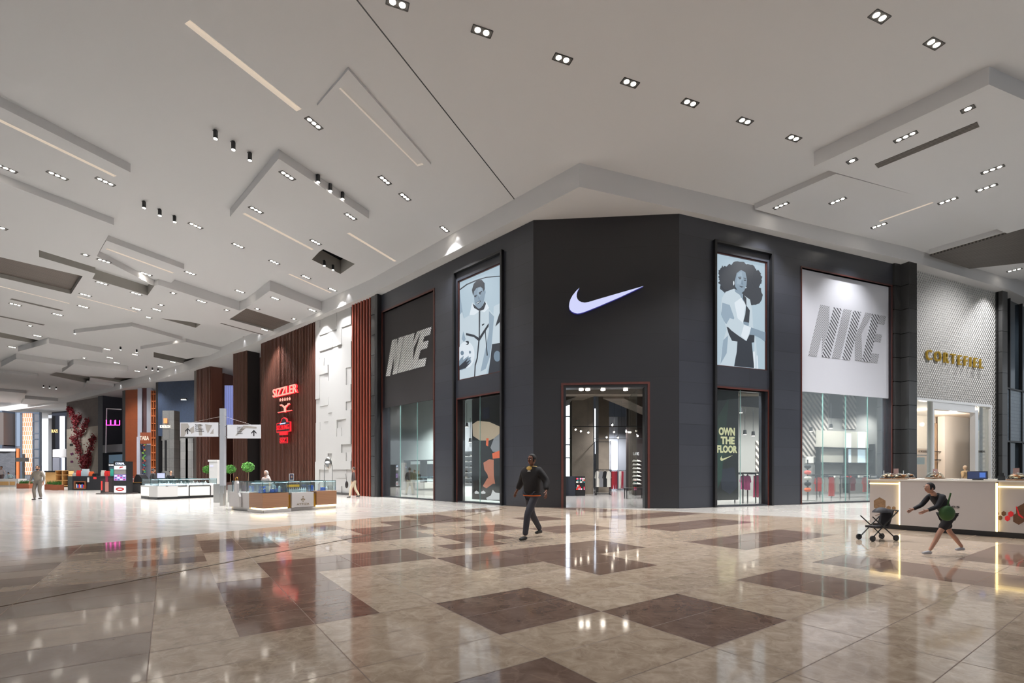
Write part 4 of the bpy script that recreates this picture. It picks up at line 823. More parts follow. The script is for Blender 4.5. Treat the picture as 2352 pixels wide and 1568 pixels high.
# ------------------------------------------------------------------ inside the black store
SF = mat('store_floor', (150, 146, 142), .16, var=.08, scale=1.5)
n_ = lambda W, t, o: W.xy(t, o)
shell = [n_(WL, -.3, .5), n_(WL, WL.L, .5), n_(WC, WC.L, .5), tuple(PA), tuple(PB), (23, 46), (-8, 46), (-11.6, 41.6)]
inn = [n_(WL, 0, .02), n_(WL, WL.L, .02), n_(WC, WC.L, .02), n_(WR, WR.L, .02), tuple(PA), tuple(PB), (23, 46), (-8, 46), (-11.6, 41.6)]
mb = MB(); mb.prism(inn, .0005, .006, SF); struct(mb.build('floor'))
mb = MB(); mb.prism(shell, 8.6, 8.8, DARK)
for a, b in zip(shell[3:], shell[4:] + shell[:1]): 
    a = Vector(a); b = Vector(b); d = (b - a).normalized(); n = Vector((-d.y, d.x)); mb.prism([tuple(a), tuple(b), tuple(b - n * .2), tuple(a - n * .2)], 0, 8.8, mat('store_back_wall', (120, 122, 128), .7))
struct(mb.build('wall_store'))
PALE = mat('reflection_pale_panel', (200, 212, 208), .6)  # pale green colour stands in for the bright hall reflected in the window
mb = MB(); mb.box(-12, 0, 0, 7.4, .2, 8, PALE); mb.box(3.0, -.02, 0, 7.4, 0, 8, mat('store_grey_panel', (140, 144, 152), .6)); onw = mb.build('wall_store', None, WL.loc(0, 0, 7), WL.rot); struct(onw)
HAT = stripemat('hatched_panel', (186, 178, 168), (72, 66, 62), 2.6, .5)
mb = MB(); mb.box(4.4, 0, 0, WR.s_(2049, 6), .2, 8.5, mat('greige_store_wall', (128, 126, 122), .7)); 
def onw(px0, px1, y0, y1, m, y_=-.04):
    a = WR.sz(px0, y0, 6); b = WR.sz(px1, y1, 6); zb_ = WR.sz((px0 + px1) / 2, y1, 6)[1]; zt_ = WR.sz((px0 + px1) / 2, y0, 6)[1]; mb.box(a[0], y_, zb_, b[0], 0, zt_, m)
onw(1735, 1754, 1012, 1090, HAT); onw(1700, 1760, 900, 935, mat('dark_store_soffit', (40, 40, 44), .7)); onw(1844, 1900, 905, 1000, HAT); onw(1843, 1872, 1000, 1050, HAT, -.05); onw(1905, 1935, 905, 960, MATS['dark_store_soffit']); onw(1935, 1965, 905, 985, HAT, -.05)
onw(1872, 1990, 990, 1062, mat('daylight_reflection', (176, 170, 156), .5, emit=(190, 200, 200), es=.08), -.06); onw(1940, 1952, 995, 1062, mat('reflection_strip', (215, 232, 240), .5, emit=(205, 230, 245), es=.7), -.08); onw(1968, 1985, 992, 1062, MATS['reflection_strip'], -.08)  # emissive plates painting the daylight reflected in the wide window
onw(1870, 2000, 1028, 1031, BLACK, -.3); onw(1870, 2000, 1062, 1067, BLACK, -.3); onw(1872, 1875, 1028, 1120, BLACK, -.3); onw(1935, 1938, 1028, 1120, BLACK, -.3); onw(1996, 2000, 1020, 1120, BLACK, -.3)
onw(1850, 1866, 1048, 1063, mat('lit_wall_graphic', (200, 196, 190), .5, emit=(190, 185, 175), es=.4), -.08)

struct(mb.build('wall_store', None, WR.loc(0, 0, 6), WR.rot))
# seen through the entrance
DAYW = glow('daylight_glazing', (225, 238, 255), 3.0)
mb = MB()
def fr_(px0, px1, y0, y1, Y, m, th=.2): 
    a = at(px0, y0, Y); b = at(px1, y1, Y); mb.box(a.x, Y, min(max(b.z, 0), a.z), b.x, Y + th, a.z, m)
fr_(1290, 1316, 920, 1110, 40, DAYW, .1)
for y in (955, 1020, 1050): fr_(1290, 1316, y, y + 2.5, 39.9, BLACK, .08)
fr_(1366, 1378, 938, 1042, 40, DAYW, .1)
o = mb.build('window_6'); struct(o)
mb = MB(); fr_(1314, 1363, 850, 1200, 30.5, CONC, 1.3); fr_(1375, 1399, 850, 1200, 33.5, CONC, 1.2); struct(mb.build('wall_store_columns'))
mb = MB(); a = at(1296, 905, 27); mb.box(a.x - 3, 27, a.z, a.x + 12, 27.8, 8.6, CONC); mb.prism([(5.2, 27.8), (6.4, 27.8), (12, 38), (10.8, 38)], 5.6, 8.6, CONC); mb.prism([(4.2, 27.8), (5.2, 27.8), (2.4, 38), (1.4, 38)], 5.9, 8.6, CONC); struct(mb.build('ceiling'))
mb = MB(); fr_(1399, 1421, 957, 1200, 38.5, mat('lit_pale_wall', (206, 212, 226), .6)); fr_(1420, 1440, 957, 1200, 38.3, MATS['store_grey_panel']); fr_(1439, 1500, 820, 1200, 36.5, mat('dark_brown_wall', (44, 36, 34), .6)); struct(mb.build('wall_store'))
def racklines(w_, h_, dd, m=BLACK):
    mb = MB()
    for x in (-w_ / 2, w_ / 2):
        for y in (-dd / 2, dd / 2): mb.box(x - .015, y - .015, 0, x + .015, y + .015, h_, m)
        mb.box(x - .015, -dd / 2, h_ - .03, x + .015, dd / 2, h_, m); mb.box(x - .015, -dd / 2, .05, x + .015, dd / 2, .08, m)
    mb.box(-w_ / 2, -.012, h_ - .03, w_ / 2, .012, h_, m); mb.box(-w_ / 2, -.012, .05, w_ / 2, .012, .08, m); return mb
def garment(m, w_=.46, h_=.66, kind='top', th=.07):
    mb = MB()
    if kind == 'top': p = [(-.30, -.06), (-.10, 0), (.10, 0), (.30, -.06), (.44, -.42), (.34, -.48), (.27, -.3), (.28, -1), (-.28, -1), (-.27, -.3), (-.34, -.48), (-.44, -.42)]
    else: p = [(-.22, 0), (.22, 0), (.26, -1), (.04, -1), (0, -.3), (-.04, -1), (-.26, -1)]
    p = [(x * w_ / .88 * (1 if kind == 'top' else 1.7), z * h_) for x, z in p]; mb.plate(p, -th / 2, th / 2, m)
    mb.plate([(a * .9, b - .01) for a, b in p[:4]] + [(p[3][0] * .8, p[3][1] - .03), (p[0][0] * .8, p[0][1] - .03)], -th / 2 - .004, -th / 2, m); return mb
HG = mat('hanger_metal', (150, 150, 152), .3, .8)
def hang(cx, y0, gs, base, rot, group, labf, ztop, yaw=0.0):
    # gs: (local x, material, w, h, kind, label)
    for x, m, w_, h_, kd, lab in gs:
        c, s_ = math.cos(rot), math.sin(rot); t = thing('hanging_garment', lab, 'clothes', (base[0] + c * x, base[1] + s_ * x, 0), rot + yaw, group)
        garment(m, w_, h_, kd).build('garment', t, (0, 0, ztop - .1))
        k = MB(); k.tube((-w_ * .3, 0, ztop - .12), (0, 0, ztop - .06), .008, HG); k.tube((w_ * .3, 0, ztop - .12), (0, 0, ztop - .06), .008, HG); k.tube((0, 0, ztop - .06), (0, 0, ztop + .01), .006, HG); k.build('hanger', t)
C_ = lambda n, c: mat(n, c, .8)
RED = C_('bright_red_cloth', (226, 52, 48)); CRM = C_('cream_cloth', (226, 222, 212)); MAR = C_('maroon_cloth', (140, 34, 52)); PNK = C_('pink_cloth', (232, 110, 168)); COR = C_('coral_cloth', (238, 110, 100)); BLK = C_('black_cloth', (26, 26, 30)); MAG = C_('magenta_cloth', (190, 20, 90)); GRYC = C_('grey_cloth', (130, 130, 134)); GRN = C_('green_cloth', (60, 110, 70)); ORG = C_('orange_cloth', (236, 110, 60))
# right display window rail
b0 = WR.s_(1866, 1.8); b1 = WR.s_(2010, 1.8); zt = WR.sz(1900, 1091, 1.8)[1]
def railobj(x0, x1, z, W, off, label, name='clothes_rail'):
    mb = MB(); L_ = x1 - x0
    for x in (0, L_ * .5, L_): mb.box(x - .02, -.25, 0, x + .02, -.21, z, BLACK); mb.box(x - .02, .21, 0, x + .02, .25, z, BLACK); mb.box(x - .02, -.25, z - .04, x + .02, .25, z, BLACK)
    mb.tube((0, 0, z), (L_, 0, z), .018, BLACK); mb.box(0, -.25, z + .02, L_, .25, z + .05, BLACK); return one(mb, name, label, 'clothes rail', W.loc(x0, 0, off), W.rot)
railobj(b0, b1, zt, WR, 1.8, 'long black clothes rail with red and white tops behind the wide window')
gs = []
for px, m, w_, h_, kd, lab in [(1880, RED, .56, .70, 'top', 'bright red sweatshirt with long sleeves'), (1897, CRM, .22, .72, 'leg', 'cream trousers hanging beside the red sweatshirt'), (1910, RED, .34, .95, 'leg', 'bright red trousers hanging in the middle of the rail'), (1922, CRM, .40, .74, 'top', 'cream shirt right of the red trousers'), (1943, BLK, .3, .8, 'leg', 'black garment on the rail'), (1959, MAR, .42, .70, 'top', 'maroon patterned shirt on the rail'), (1988, COR, .5, .78, 'top', 'coral pink t-shirt at the right of the rail')]:
    gs.append((WR.s_(px, 1.8) - b0, m, w_, h_, kd, lab))
hang(0, 0, gs, WR.loc(b0, 0, 1.8), WR.rot, 'tops on the rail in the wide window', None, zt)
# folded piles, shoes table, low bag rack
t = thing('display_table', 'black display table holding folded clothes behind the wide window', 'table', WR.loc(WR.s_(1900, 3.2), 0, 3.2), WR.rot)
MB().box(-.2, -.4, 1.05, 4.5, .4, 1.1, BLACK).build('tabletop', t)
for x in (-.15, 4.4): MB().box(x, -.35, 0, x + .05, -.3, 1.05, BLACK).build('leg', t); MB().box(x, .3, 0, x + .05, .35, 1.05, BLACK).build('leg', t)
for i in range(9):
    q = WR.loc(WR.s_(1900, 3.2) + .05 + i * .48, 1.1, 3.2); c = [BLK, CRM, GRYC, RED, BLK, CRM][i % 6]; one(MB().box(-.17, -.2, 0, .17, .2, .1 + .03 * (i % 3), c), 'folded_clothes', 'folded %s stack on the window table, %s' % (['black', 'cream', 'grey', 'red', 'black', 'cream'][i % 6], ORD[i]), 'clothes', q, WR.rot, 'folded clothes on the window table')
for i in range(5):
    q = WR.loc(WR.s_(1852, 1.6) + .1, .55 + .28 * i, 1.6); one(MB().ell((0, 0, 0), (.2, .12, .11), [ORG, BLK, CRM, COR, BLK][i]), 'hanging_bag', '%s bag at the left end of the wide window, %s from bottom' % (['orange', 'black', 'cream', 'coral', 'black'][i], ['lowest', 'second', 'third', 'fourth', 'topmost'][i]), 'bag', q, WR.rot, 'bags on the window stand')
one(MB().box(-.02, -.02, 0, .02, .02, 2.0, BLACK).box(-.25, -.25, 0, .25, .25, .03, BLACK), 'bag_stand', 'black post stand holding small bags in the wide window', 'stand', WR.loc(WR.s_(1852, 1.6) + .1, 0, 1.6), WR.rot)
# narrow right window
q0 = WR.s_(1712, 1.7); zt2 = WR.sz(1712, 1087, 1.7)[1]
railobj(WR.s_(1697, 1.7), WR.s_(1755, 1.7), zt2, WR, 1.7, 'black clothes rail with pink clothes behind the narrow right window')
hang(0, 0, [(WR.s_(px, 1.7) - q0, m, w_, h_, kd, l) for px, m, w_, h_, kd, l in [(1707, PNK, .4, .62, 'top', 'pink t-shirt nearest the dark poster'), (1717, PNK, .4, .66, 'top', 'second pink t-shirt on the narrow window rail'), (1737, MAG, .3, 1.0, 'leg', 'magenta trousers on the narrow window rail')]], WR.loc(q0, 0, 1.7), WR.rot, 'clothes on the rail in the narrow window', None, zt2)
d0, d1 = WR.s_(1648, .5), WR.s_(1696, .5)
t = thing('window_poster', 'dark hanging poster reading OWN THE FLOOR in pale gold', 'poster', WR.loc(0, 0, .5), WR.rot)
zp0, zp1 = WR.sz(1670, 1148, .5)[1], WR.sz(1670, 897, .5)[1]
mb = MB(); mb.box(d0, 0, max(zp0, .05), d1, .05, zp1, mat('poster_black', (24, 26, 28), .4))
for i, p in enumerate([[(0, .75), (.55, .95), (.35, .55), (.9, .6), (.6, .4), (0, .3)], [(.1, .28), (.8, .3), (.95, .12), (.6, .05), (.2, .1)], [(0, .55), (.3, .5), (.2, .2), (0, .1)]]): mb.plate([(d0 + a * (d1 - d0), zp0 + b * (zp1 - zp0)) for a, b in p], -.003 - .001 * i, 0, mat('poster_green_%d' % i, [(34, 56, 46), (40, 42, 60), (26, 66, 56)][i], .6), back=False)
mb.build('panel', t); LG = mat('pale_gold_print', (222, 216, 172), .5, emit=(222, 216, 172), es=.25)
for s_, x, y, wd, hp in [('OWN', 1669, 1000, 37, 20), ('THE', 1671, 1020, 32, 19), ('FLOOR', 1670, 1040, 46, 19)]:
    a = WR.sz(x, y, .5); b = WR.sz(x + wd / 2, y, .5); c = WR.sz(x - wd / 2, y, .5); e_ = WR.sz(x, y - hp + 1.5, .5)
    text(s_, b[0] - c[0], e_[1] - a[1], LG, a[0], -.012, a[1], t, 'lettering', bold=.05, ext=.003)
mb = MB(); k_ = .115; mb.plate([WR.sz(1654 + (x - 196) * .0145, 1045 + (y - 237) * .0175, .5) for x, y in sw], -.012, -.008, LG); mb.build('tick_mark', t)
# narrow left window: big photo panel, shoe wall
d0, d1 = WL.s_(1084, .7), WL.s_(1156, .7); zp0, zp1 = .12, WL.sz(1115, 905, .7)[1]
t = thing('window_poster', 'large hanging photo panel of a crouching person in white sneakers', 'poster', WL.loc(0, 0, .7), WL.rot)
mb = MB(); mb.box(d0, 0, zp0, d1, .05, zp1, mat('photo_black', (28, 26, 30), .4))
SKN = mat('photo_skin', (190, 116, 92), .6, emit=(190, 116, 92), es=.25); WSH = mat('photo_white', (224, 222, 226), .6, emit=(224, 222, 226), es=.3); PGR = mat('photo_grey', (150, 150, 158), .6, emit=(150, 150, 158), es=.2); PNY = mat('photo_navy', (38, 40, 62), .6); PTN = mat('photo_tan', (188, 168, 148), .6, emit=(188, 168, 148), es=.3); POR = mat('photo_orange', (222, 100, 60), .6, emit=(222, 100, 60), es=.3)
for i, (m, p) in enumerate([(PTN, [(915, 500), (960, 470), (1060, 480), (1148, 520), (1148, 600), (1060, 640), (980, 640), (920, 600)]), (PGR, [(1070, 700), (1100, 620), (1148, 580), (1148, 740), (1090, 735)]), (POR, [(1085, 750), (1148, 725), (1148, 790), (1090, 795)]), (POR, [(1035, 620), (1055, 620), (1050, 690), (1032, 680)]),
                            (SKN, [(1010, 830), (1060, 800), (1098, 805), (1098, 880), (1100, 950), (1110, 1010), (1060, 1010), (1045, 930), (1018, 890)]), (SKN, [(1005, 1030), (1045, 960), (1075, 1000), (1090, 1010), (1035, 1050)]), (PNY, [(1000, 370), (1060, 345), (1060, 450), (1010, 460)]),
                            (WSH, [(1035, 1130), (1075, 1110), (1090, 1062), (1110, 1085), (1148, 1090), (1148, 1148), (1040, 1148)]), (WSH, [(935, 1080), (950, 1068), (970, 1082), (970, 1096), (938, 1096)]), (WSH, [(990, 1080), (1010, 1068), (1028, 1085), (1024, 1096), (992, 1096)])]):
    mb.plate([(min(max(q[0], d0), d1), q[1]) for q in [WL.sz(840 + x / 3.733, 840 + y / 3.733, .7) for x, y in p]], -.003 - .001 * i, 0, m, back=False)
mb.build('panel', t)
t = thing('shoe_wall', 'white shelf wall packed with dark sneakers behind the narrow left window', 'shelf', WL.loc(WL.s_(1057, 3.4), 0, 3.4), WL.rot)
W_ = 2.2; MB().box(-.3, 0, .6, W_, .1, 4.2, mat('white_shelf', (206, 210, 216), .5)).build('backboard', t)
for k in range(7): MB().box(-.3, -.3, .75 + k * .3, W_, 0, .77 + k * .3, MATS['white_shelf']).build('shelf', t)
def shoe(m, sole, L_=.27): 
    mb = MB(); mb.box(-L_ / 2, -.045, 0, L_ / 2, .045, .025, sole); mb.ell((-.03, 0, .03), (L_ / 2 - .0, .045, .055), m, 10, 6, 0, 90); mb.ell((-.08, 0, .05), (.055, .042, .065), m, 10, 6); return mb
ps_ = [shoe(BLK, CRM), shoe(CRM, CRM), shoe(GRYC, CRM)]
shp = [m_.build('sneaker') for m_ in ps_]; i = 0
for k in range(6):
    for j in range(5):
        p = WL.loc(WL.s_(1057, 3.4) + .0 + j * .4, .772 + k * .3, 3.25); r_ = (i * 7) % 3; o = shp[r_] if i in (0, 1, 2) and False else shp[r_].copy()
        if o.name not in COL.objects: COL.objects.link(o)
        o.location = p; o.rotation_euler.z = WL.rot; tag(o, '%s sneaker, shelf %s from bottom, %s' % (['black', 'white', 'grey'][r_], ['lowest', 'second', 'third', 'fourth', 'fifth', 'sixth'][k], ORD[j]), 'shoe', 'sneakers on the shelf wall'); i += 1
for o in shp: bpy.data.objects.remove(o)
# entrance view: racks
def rack(px, Y, w_, h_, lab, cols, kind='top', hh=.8):
    q = at(px, 1000, Y).xy.to_3d(); t = one(racklines(w_, h_, .5), 'clothes_rack', lab, 'clothes rack', q)
    n = len(cols)
    for i, (c, cn) in enumerate(cols):
        x = -w_ / 2 + w_ * (i + .5) / n; tt = thing('hanging_garment', '%s garment on the %s, %s' % (cn, lab[:lab.find(' with')] if ' with' in lab else lab, ORD[i]), 'clothes', (q.x + x, q.y - .02, 0), 0, 'clothes inside the store entrance')
        garment(c, min(.4, w_ / n * 1.5), hh, kind, .05).build('garment', tt, (0, -.02 * i, h_ - .1)); MB().tube((-.1, 0, h_ - .12), (0, 0, h_ - .02), .008, HG).tube((.1, 0, h_ - .12), (0, 0, h_ - .02), .008, HG).build('hanger', tt)
CC = {'red': C_('deep_red_cloth', (160, 36, 48)), 'white': CRM, 'black': BLK, 'grey': GRYC}
rack(1409, 36.3, .5, 1.55, 'slim black rack with deep red clothes', [(CC['red'], 'red'), (CC['red'], 'red'), (MAR, 'maroon')], 'leg', 1.3)
rack(1430, 36.9, .5, 1.55, 'second slim rack with maroon and white clothes', [(CRM, 'white'), (MAR, 'maroon'), (GRYC, 'grey')], 'leg', 1.3)
rack(1385, 29.5, .9, 1.55, 'tall black rack with pale jackets', [(CRM, 'white'), (GRYC, 'grey'), (BLK, 'black'), (CRM, 'cream')], 'top', .95)
one(racklines(.9, 3.3, .4), 'shelf_frame', 'tall open black shelf frame beside the concrete column', 'shelf', at(1384, 1000, 30.3).xy.to_3d())
one(MB().box(-.35, 0, 0, .25, .5, 1.15, mat('dark_counter', (26, 30, 40), .5)), 'store_counter', 'dark blue-black counter block at the left inside the entrance', 'counter', at(1312, 1000, 28.5).xy.to_3d())
t = thing('sock_stand', 'black stand of colourful small packs beside the dark counter', 'stand', at(1333, 1000, 28.6).xy.to_3d()); MB().box(-.28, 0, 0, .28, .3, 1.15, BLACK).build('frame', t)
mb = MB(); rr = random.Random(8)
for k in range(2):
    for i in range(7):
        for l in range(3): mb.box(-.26 + i * .075, -.04, .35 + k * .42 + l * .1, -.2 + i * .075, 0, .44 + k * .42 + l * .1, [CRM, RED, mat('teal_cloth', (40, 140, 140), .8), BLK, PNK][rr.randrange(5)])
o = mb.build('sock_packs', t)
t = thing('shoe_shelf', 'dark wall shelf of white sneakers under a small white word LIFE', 'shelf', at(1463, 1000, 27).xy.to_3d()); MB().box(-.25, .1, .1, .6, .2, 3.0, mat('dark_brown_wall', (44, 36, 34), .6)).build('backboard', t); text('LIFE', .32, .14, glow('white_letters', (240, 240, 240), 1.2), -.03, .08, 2.35, t)
pr = shoe(CRM, CRM)
for k in range(7):
    for j in range(2):
        o = pr.build('sneaker', None, (at(1459 + j * 8, 1000, 27).x, 26.98, .72 + k * .21)); tag(o, 'white sneaker on the dark shelf, row %s, %s' % (['one', 'two', 'three', 'four', 'five', 'six', 'seven'][k], ['left', 'right'][j]), 'shoe', 'white sneakers beside the entrance')
        MB().box(-.14, -.07, -.02, .14, .12, 0, BLACK).build('shelf', t, (at(1459 + j * 8, 1000, 27).x - t.location.x, 0, .72 + k * .21))
one(MB().box(-.5, -.3, .5, .5, .3, .56, BLACK).box(-.48, -.28, 0, -.44, -.24, .5, BLACK).box(.44, -.28, 0, .48, -.24, .5, BLACK).box(-.48, .24, 0, -.44, .28, .5, BLACK).box(.44, .24, 0, .48, .28, .5, BLACK), 'bench', 'low black bench in front of the sneaker shelf', 'bench', at(1457, 1000, 25.8).xy.to_3d())
# track lighting
mb = MB(); mb.box(3.6, 28.9, 4.08, 9.5, 28.95, 4.12, BLACK); mb.box(3.6, 31, 3.5, 9.5, 31.05, 3.54, BLACK); 
for x in (4.5, 6.5, 8.8): mb.box(x, 28.92, 4.1, x + .01, 28.93, 8.6, BLACK); mb.box(x, 31.02, 3.5, x + .01, 31.03, 8.6, BLACK)
one(mb, 'lighting_track', 'thin black lighting tracks hung across the store interior', 'lighting track')
for i, (px, y, Y, lit) in enumerate([(1322, 985, 29, 1), (1334, 989, 29, 0), (1351, 992, 29, 1), (1393, 1003, 31, 1), (1406, 975, 29, 0), (1410, 991, 31, 1), (1419, 1004, 31, 1), (1438, 990, 29, 1), (1464, 1000, 29, 1)]):
    q = at(px, y, Y); t = thing('track_spotlight', 'black track spotlight inside the entrance, %s' % ORD[i], 'spotlight', q, 0, 'track spotlights inside the store'); MB().tube((0, .1, .06), (0, -.05, -.03), .05, BLACK, .07).tube((0, .04, .04), (0, .04, .16), .012, BLACK).build('head', t); MB().tube((0, -.052, -.031), (0, -.056, -.033), .055, glow('track_lamp', (255, 240, 220), 14 if lit else 14)).build('lamp', t)
for W, px, py, o_ in [(WL, 1072, 975, 3), (WL, 1062, 995, 3), (WL, 1080, 1010, 3), (WL, 1108, 975, 1.2), (WL, 1142, 970, 1.2), (WR, 1702, 942, 3), (WR, 1711, 992, 3), (WR, 1730, 995, 3), (WR, 1863, 985, 3), (WR, 1909, 978, 3)]:
    s_, z_ = W.sz(px, py, o_); t = thing('track_spotlight', 'black spotlight in the shop window at height, %s' % {1072: 'upper of the left cluster', 1062: 'middle of the left cluster', 1080: 'lowest of the left cluster', 1108: 'left before the photo panel', 1142: 'right before the photo panel', 1702: 'highest in the narrow right window', 1711: 'left small one in the narrow right window', 1730: 'right small one in the narrow right window', 1863: 'left in the wide window', 1909: 'right in the wide window'}[px], 'spotlight', W.loc(s_, z_, o_), W.rot, 'spotlights in the shop windows')
    MB().tube((0, 0, .1), (0, 0, -.12), .07, BLACK, .09).tube((0, 0, .1), (0, 0, 1.2), .01, BLACK).build('head', t); MB().tube((0, 0, -.121), (0, 0, -.125), .07, MATS['track_lamp']).build('lamp', t)
for p, e in [((7, 30, 5.2), 1800), ((7.5, 36, 5.2), 1800), ((5.2, 24, 5.4), 900), (WL.loc(3, 5.5, 4), 2600), (WL.loc(8, 5.5, 4), 1500), (WR.loc(5.5, 5.5, 3.2), 1000), (WR.loc(9, 5.5, 3.2), 1000), (WR.loc(12, 5.5, 3.2), 1200), (WR.loc(16.5, 5.5, 4.2), 1400), (WR.loc(20, 5.5, 4.8), 900), (WL.loc(-3, 5.5, 5), 2200), (WL.loc(1, 5.5, 2.2), 900), (WR.loc(7.5, 6.2, .9), 700), (WR.loc(10.5, 6.2, .9), 700), (WR.loc(13, 6.0, 1.5), 600), (WR.loc(3.2, 6.2, .9), 500), (WL.loc(2.5, 6.2, 1.0), 600), (WL.loc(8.5, 6.2, .3), 350), (WR.loc(7, 5.5, 1.3), 500), (WR.loc(11, 5.5, 1.3), 500), (WL.loc(7, 5.5, 1.6), 500)]:  # store spots without fixtures; those near the windows added to brighten the displays
    spot(p, e, 2.6, .8, .15)
mb = MB()
for z in (0,): 
    for i, (px, y) in enumerate([(1335, 892), (1350, 892), (1385, 892), (1437, 891)]): q = at(px, y, 19.6); mb.cyl(q.x, q.y, dt - .035, dt - .02, .09, LAMP)
one(mb, 'soffit_lamps', 'row of small round lamps under the entrance head', 'ceiling light')

# kiosk reflections in the left window, built as solid furniture
q_ = WL.loc(WL.s_(955, 3.0), 0, 3.0); t = thing('reflected_counter', 'reflection in the large left window built as a low white counter with a black-framed glass cabinet', 'counter', q_, WL.rot); MB().box(-1.6, 0, 0, 2.3, .7, .75, mat('white_counter', (214, 214, 208), .4)).build('counter', t)
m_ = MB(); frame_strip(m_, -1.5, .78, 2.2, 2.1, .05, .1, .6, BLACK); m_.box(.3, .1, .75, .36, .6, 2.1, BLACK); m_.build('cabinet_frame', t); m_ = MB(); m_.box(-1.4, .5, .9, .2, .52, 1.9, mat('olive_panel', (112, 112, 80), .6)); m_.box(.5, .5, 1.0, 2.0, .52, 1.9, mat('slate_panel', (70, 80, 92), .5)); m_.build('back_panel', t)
q_ = WL.loc(WL.s_(905, 1.6), 0, 1.6); t = thing('display_totem', 'reflection in the large left window built as a slim white totem with three small dark screens', 'totem', q_, WL.rot); MB().box(-.16, 0, .5, .16, .1, 2.3, mat('white_counter', (214, 214, 208), .4)).box(-.3, -.1, 0, .3, .3, .5, MATS['white_counter']).build('body', t)
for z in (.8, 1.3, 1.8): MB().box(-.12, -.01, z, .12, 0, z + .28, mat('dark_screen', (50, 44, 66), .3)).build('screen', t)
# ------------------------------------------------------------------ kiosks
OFFW = mat('offwhite_laminate', (186, 180, 178), .35); WOODK = brickmat('walnut_laminate', (146, 106, 78), (140, 101, 74), (128, 92, 67), 30, .06, .004, rough=.35, bump=.02); MARB = mat('white_marble_top', (226, 222, 214), .15, var=.06, scale=5)
# right-hand kiosk
K = Wall((9.12, 12.42), (12.4, 8.07)); KH = 1.2
t = thing('food_kiosk', 'large off-white counter kiosk with honeycomb graphics and glowing edges', 'kiosk', K.loc(0), K.rot)
e1, e2 = K.s_(2065), K.s_(2287)
MB().box(.05, .06, 0, K.L, .7, .12, mat('dark_plinth', (28, 22, 20), .25)).build('plinth', t)
MB().box(0, .03, .12, e1, .62, KH, OFFW).build('end_panel', t); MB().box(e1 + .03, -.03, .12, e2, .62, KH - .0, OFFW).build('front_panel', t); MB().box(e2 + .04, .03, .12, K.L, .62, KH, OFFW).build('side_panel', t)
MB().box(-.02, -.04, KH, K.L, .72, KH + .03, MARB).build('worktop', t); MB().box(0, .62, 0, .62, 3.4, KH, OFFW).box(-.02, .72, KH, .66, 3.4, KH + .03, MARB).build('side_counter', t)
MB().box(.6, 2.8, 0, K.L, 3.4, KH, mat('patterned_cream', (214, 204, 184), .5, var=.15, scale=12)).box(.6, 2.76, KH, K.L, 3.44, KH + .03, MARB).build('back_counter', t)
EDGE = glow('warm_edge_light', (255, 224, 150), 4.0)
MB().box(.0, .015, KH - .09, e1, .03, KH - .065, EDGE).box(e1, -.02, .12, e1 + .015, .03, KH - .03, EDGE).box(e2 + .005, -.02, .12, e2 + .03, .03, KH - .03, EDGE).box(e2 + .03, .015, KH - .12, K.L, .03, KH - .09, EDGE).build('edge_light', t)
def hexa(x, y, r): return [(x + r * math.sin(math.radians(60 * i)), y + r * math.cos(math.radians(60 * i))) for i in range(6)]
HB = mat('honey_brown_print', (134, 106, 78), .5, var=.5, scale=25); HR = mat('red_print', (224, 40, 50), .5); HD = mat('dark_brown_print', (98, 66, 44), .5, var=.4, scale=30)
for x, y, r in [(2020.5, 1157, 15.5), (2030, 1176, 11), (2041, 1166.5, 5.6), (2053, 1167, 4.8), (2046.5, 1175, 5.2), (2059, 1176, 4.2)]: MB().plate([K.sz(a, b, .03) for a, b in hexa(x, y, r)], -.004 + .03, .03, HB).build('hexagon_print', t)
mb = MB(); mb.plate([K.sz(a, b, .03) for a, b in [(2010, 1183.5), (2020, 1180), (2020.5, 1181), (2010.5, 1184.5)]], .026, .03, HD); mb.build('stroke_print', t)
for i, (x, y, r) in enumerate([(2291, 1179, 4), (2305.5, 1179, 6), (2322, 1180, 7), (2297, 1189, 5.6), (2314, 1190, 6.8), (2352, 1176, 21), (2340, 1190, 15)]): MB().plate([K.sz(a, b, .03) for a, b in hexa(x, y, r)], .026 - .001 * (i % 2), .03, HR if i in (2, 4) else HD).build('hexagon_print', t)
mb = MB(); mb.plate([K.sz(a, b, .03) for a, b in [(2333, 1163), (2336, 1163), (2342, 1180), (2351, 1188), (2350, 1191), (2339, 1183)]], .023, .03, HR); mb.build('stroke_print', t)
a = K.sz(2184, 1166, -.03); b = K.sz(2204, 1166, -.03); wd = (b[0] - a[0]) * 2.1
text('bees', wd, .075, mat('dark_print', (56, 46, 44), .5), b[0] - wd / 2, -.035, a[1], t, ext=.003)
# cloches, cards, monitor on the counter
def cloche(loc, r, label, inside):
    t = thing('food_cloche', label, 'cloche', loc, 0, 'domed cloches on the kiosk counter'); MB().lathe(0, 0, [(r * 1.12, .0), (r * 1.15, .02), (r, .03)], mat('bronze_tray', (110, 78, 50), .3, .6)).cyl(0, 0, 0, .012, r * 1.1, MATS['bronze_tray'], n=20).build('tray', t)
    MB().ell((0, 0, .025), (r, r, r * .85), GLASSC, 20, 8, 0, 88).build('dome', t); m_ = MB(); m_.tube((-r, 0, .03), (-.2 * r, -.1, r * .86), .006, CHROME).tube((r, 0, .03), (.3 * r, -.1, r * .86), .006, CHROME); m_.ell((0, 0, r * .88), (.02, .02, .025), CHROME, 8, 6); m_.build('handle', t)
    m_ = MB(); rr = random.Random(int(r * 1000 + loc[0] * 10))
    for i in range(14): a_ = rr.random() * 6.28; q = rr.random() * r * .7; m_.ell((q * math.cos(a_), q * math.sin(a_), .05 + rr.random() * .06), (.035, .035, .025), inside[rr.randrange(len(inside))], 8, 5)
    o = m_.build('sweets', t); o['kind'] = 'stuff'
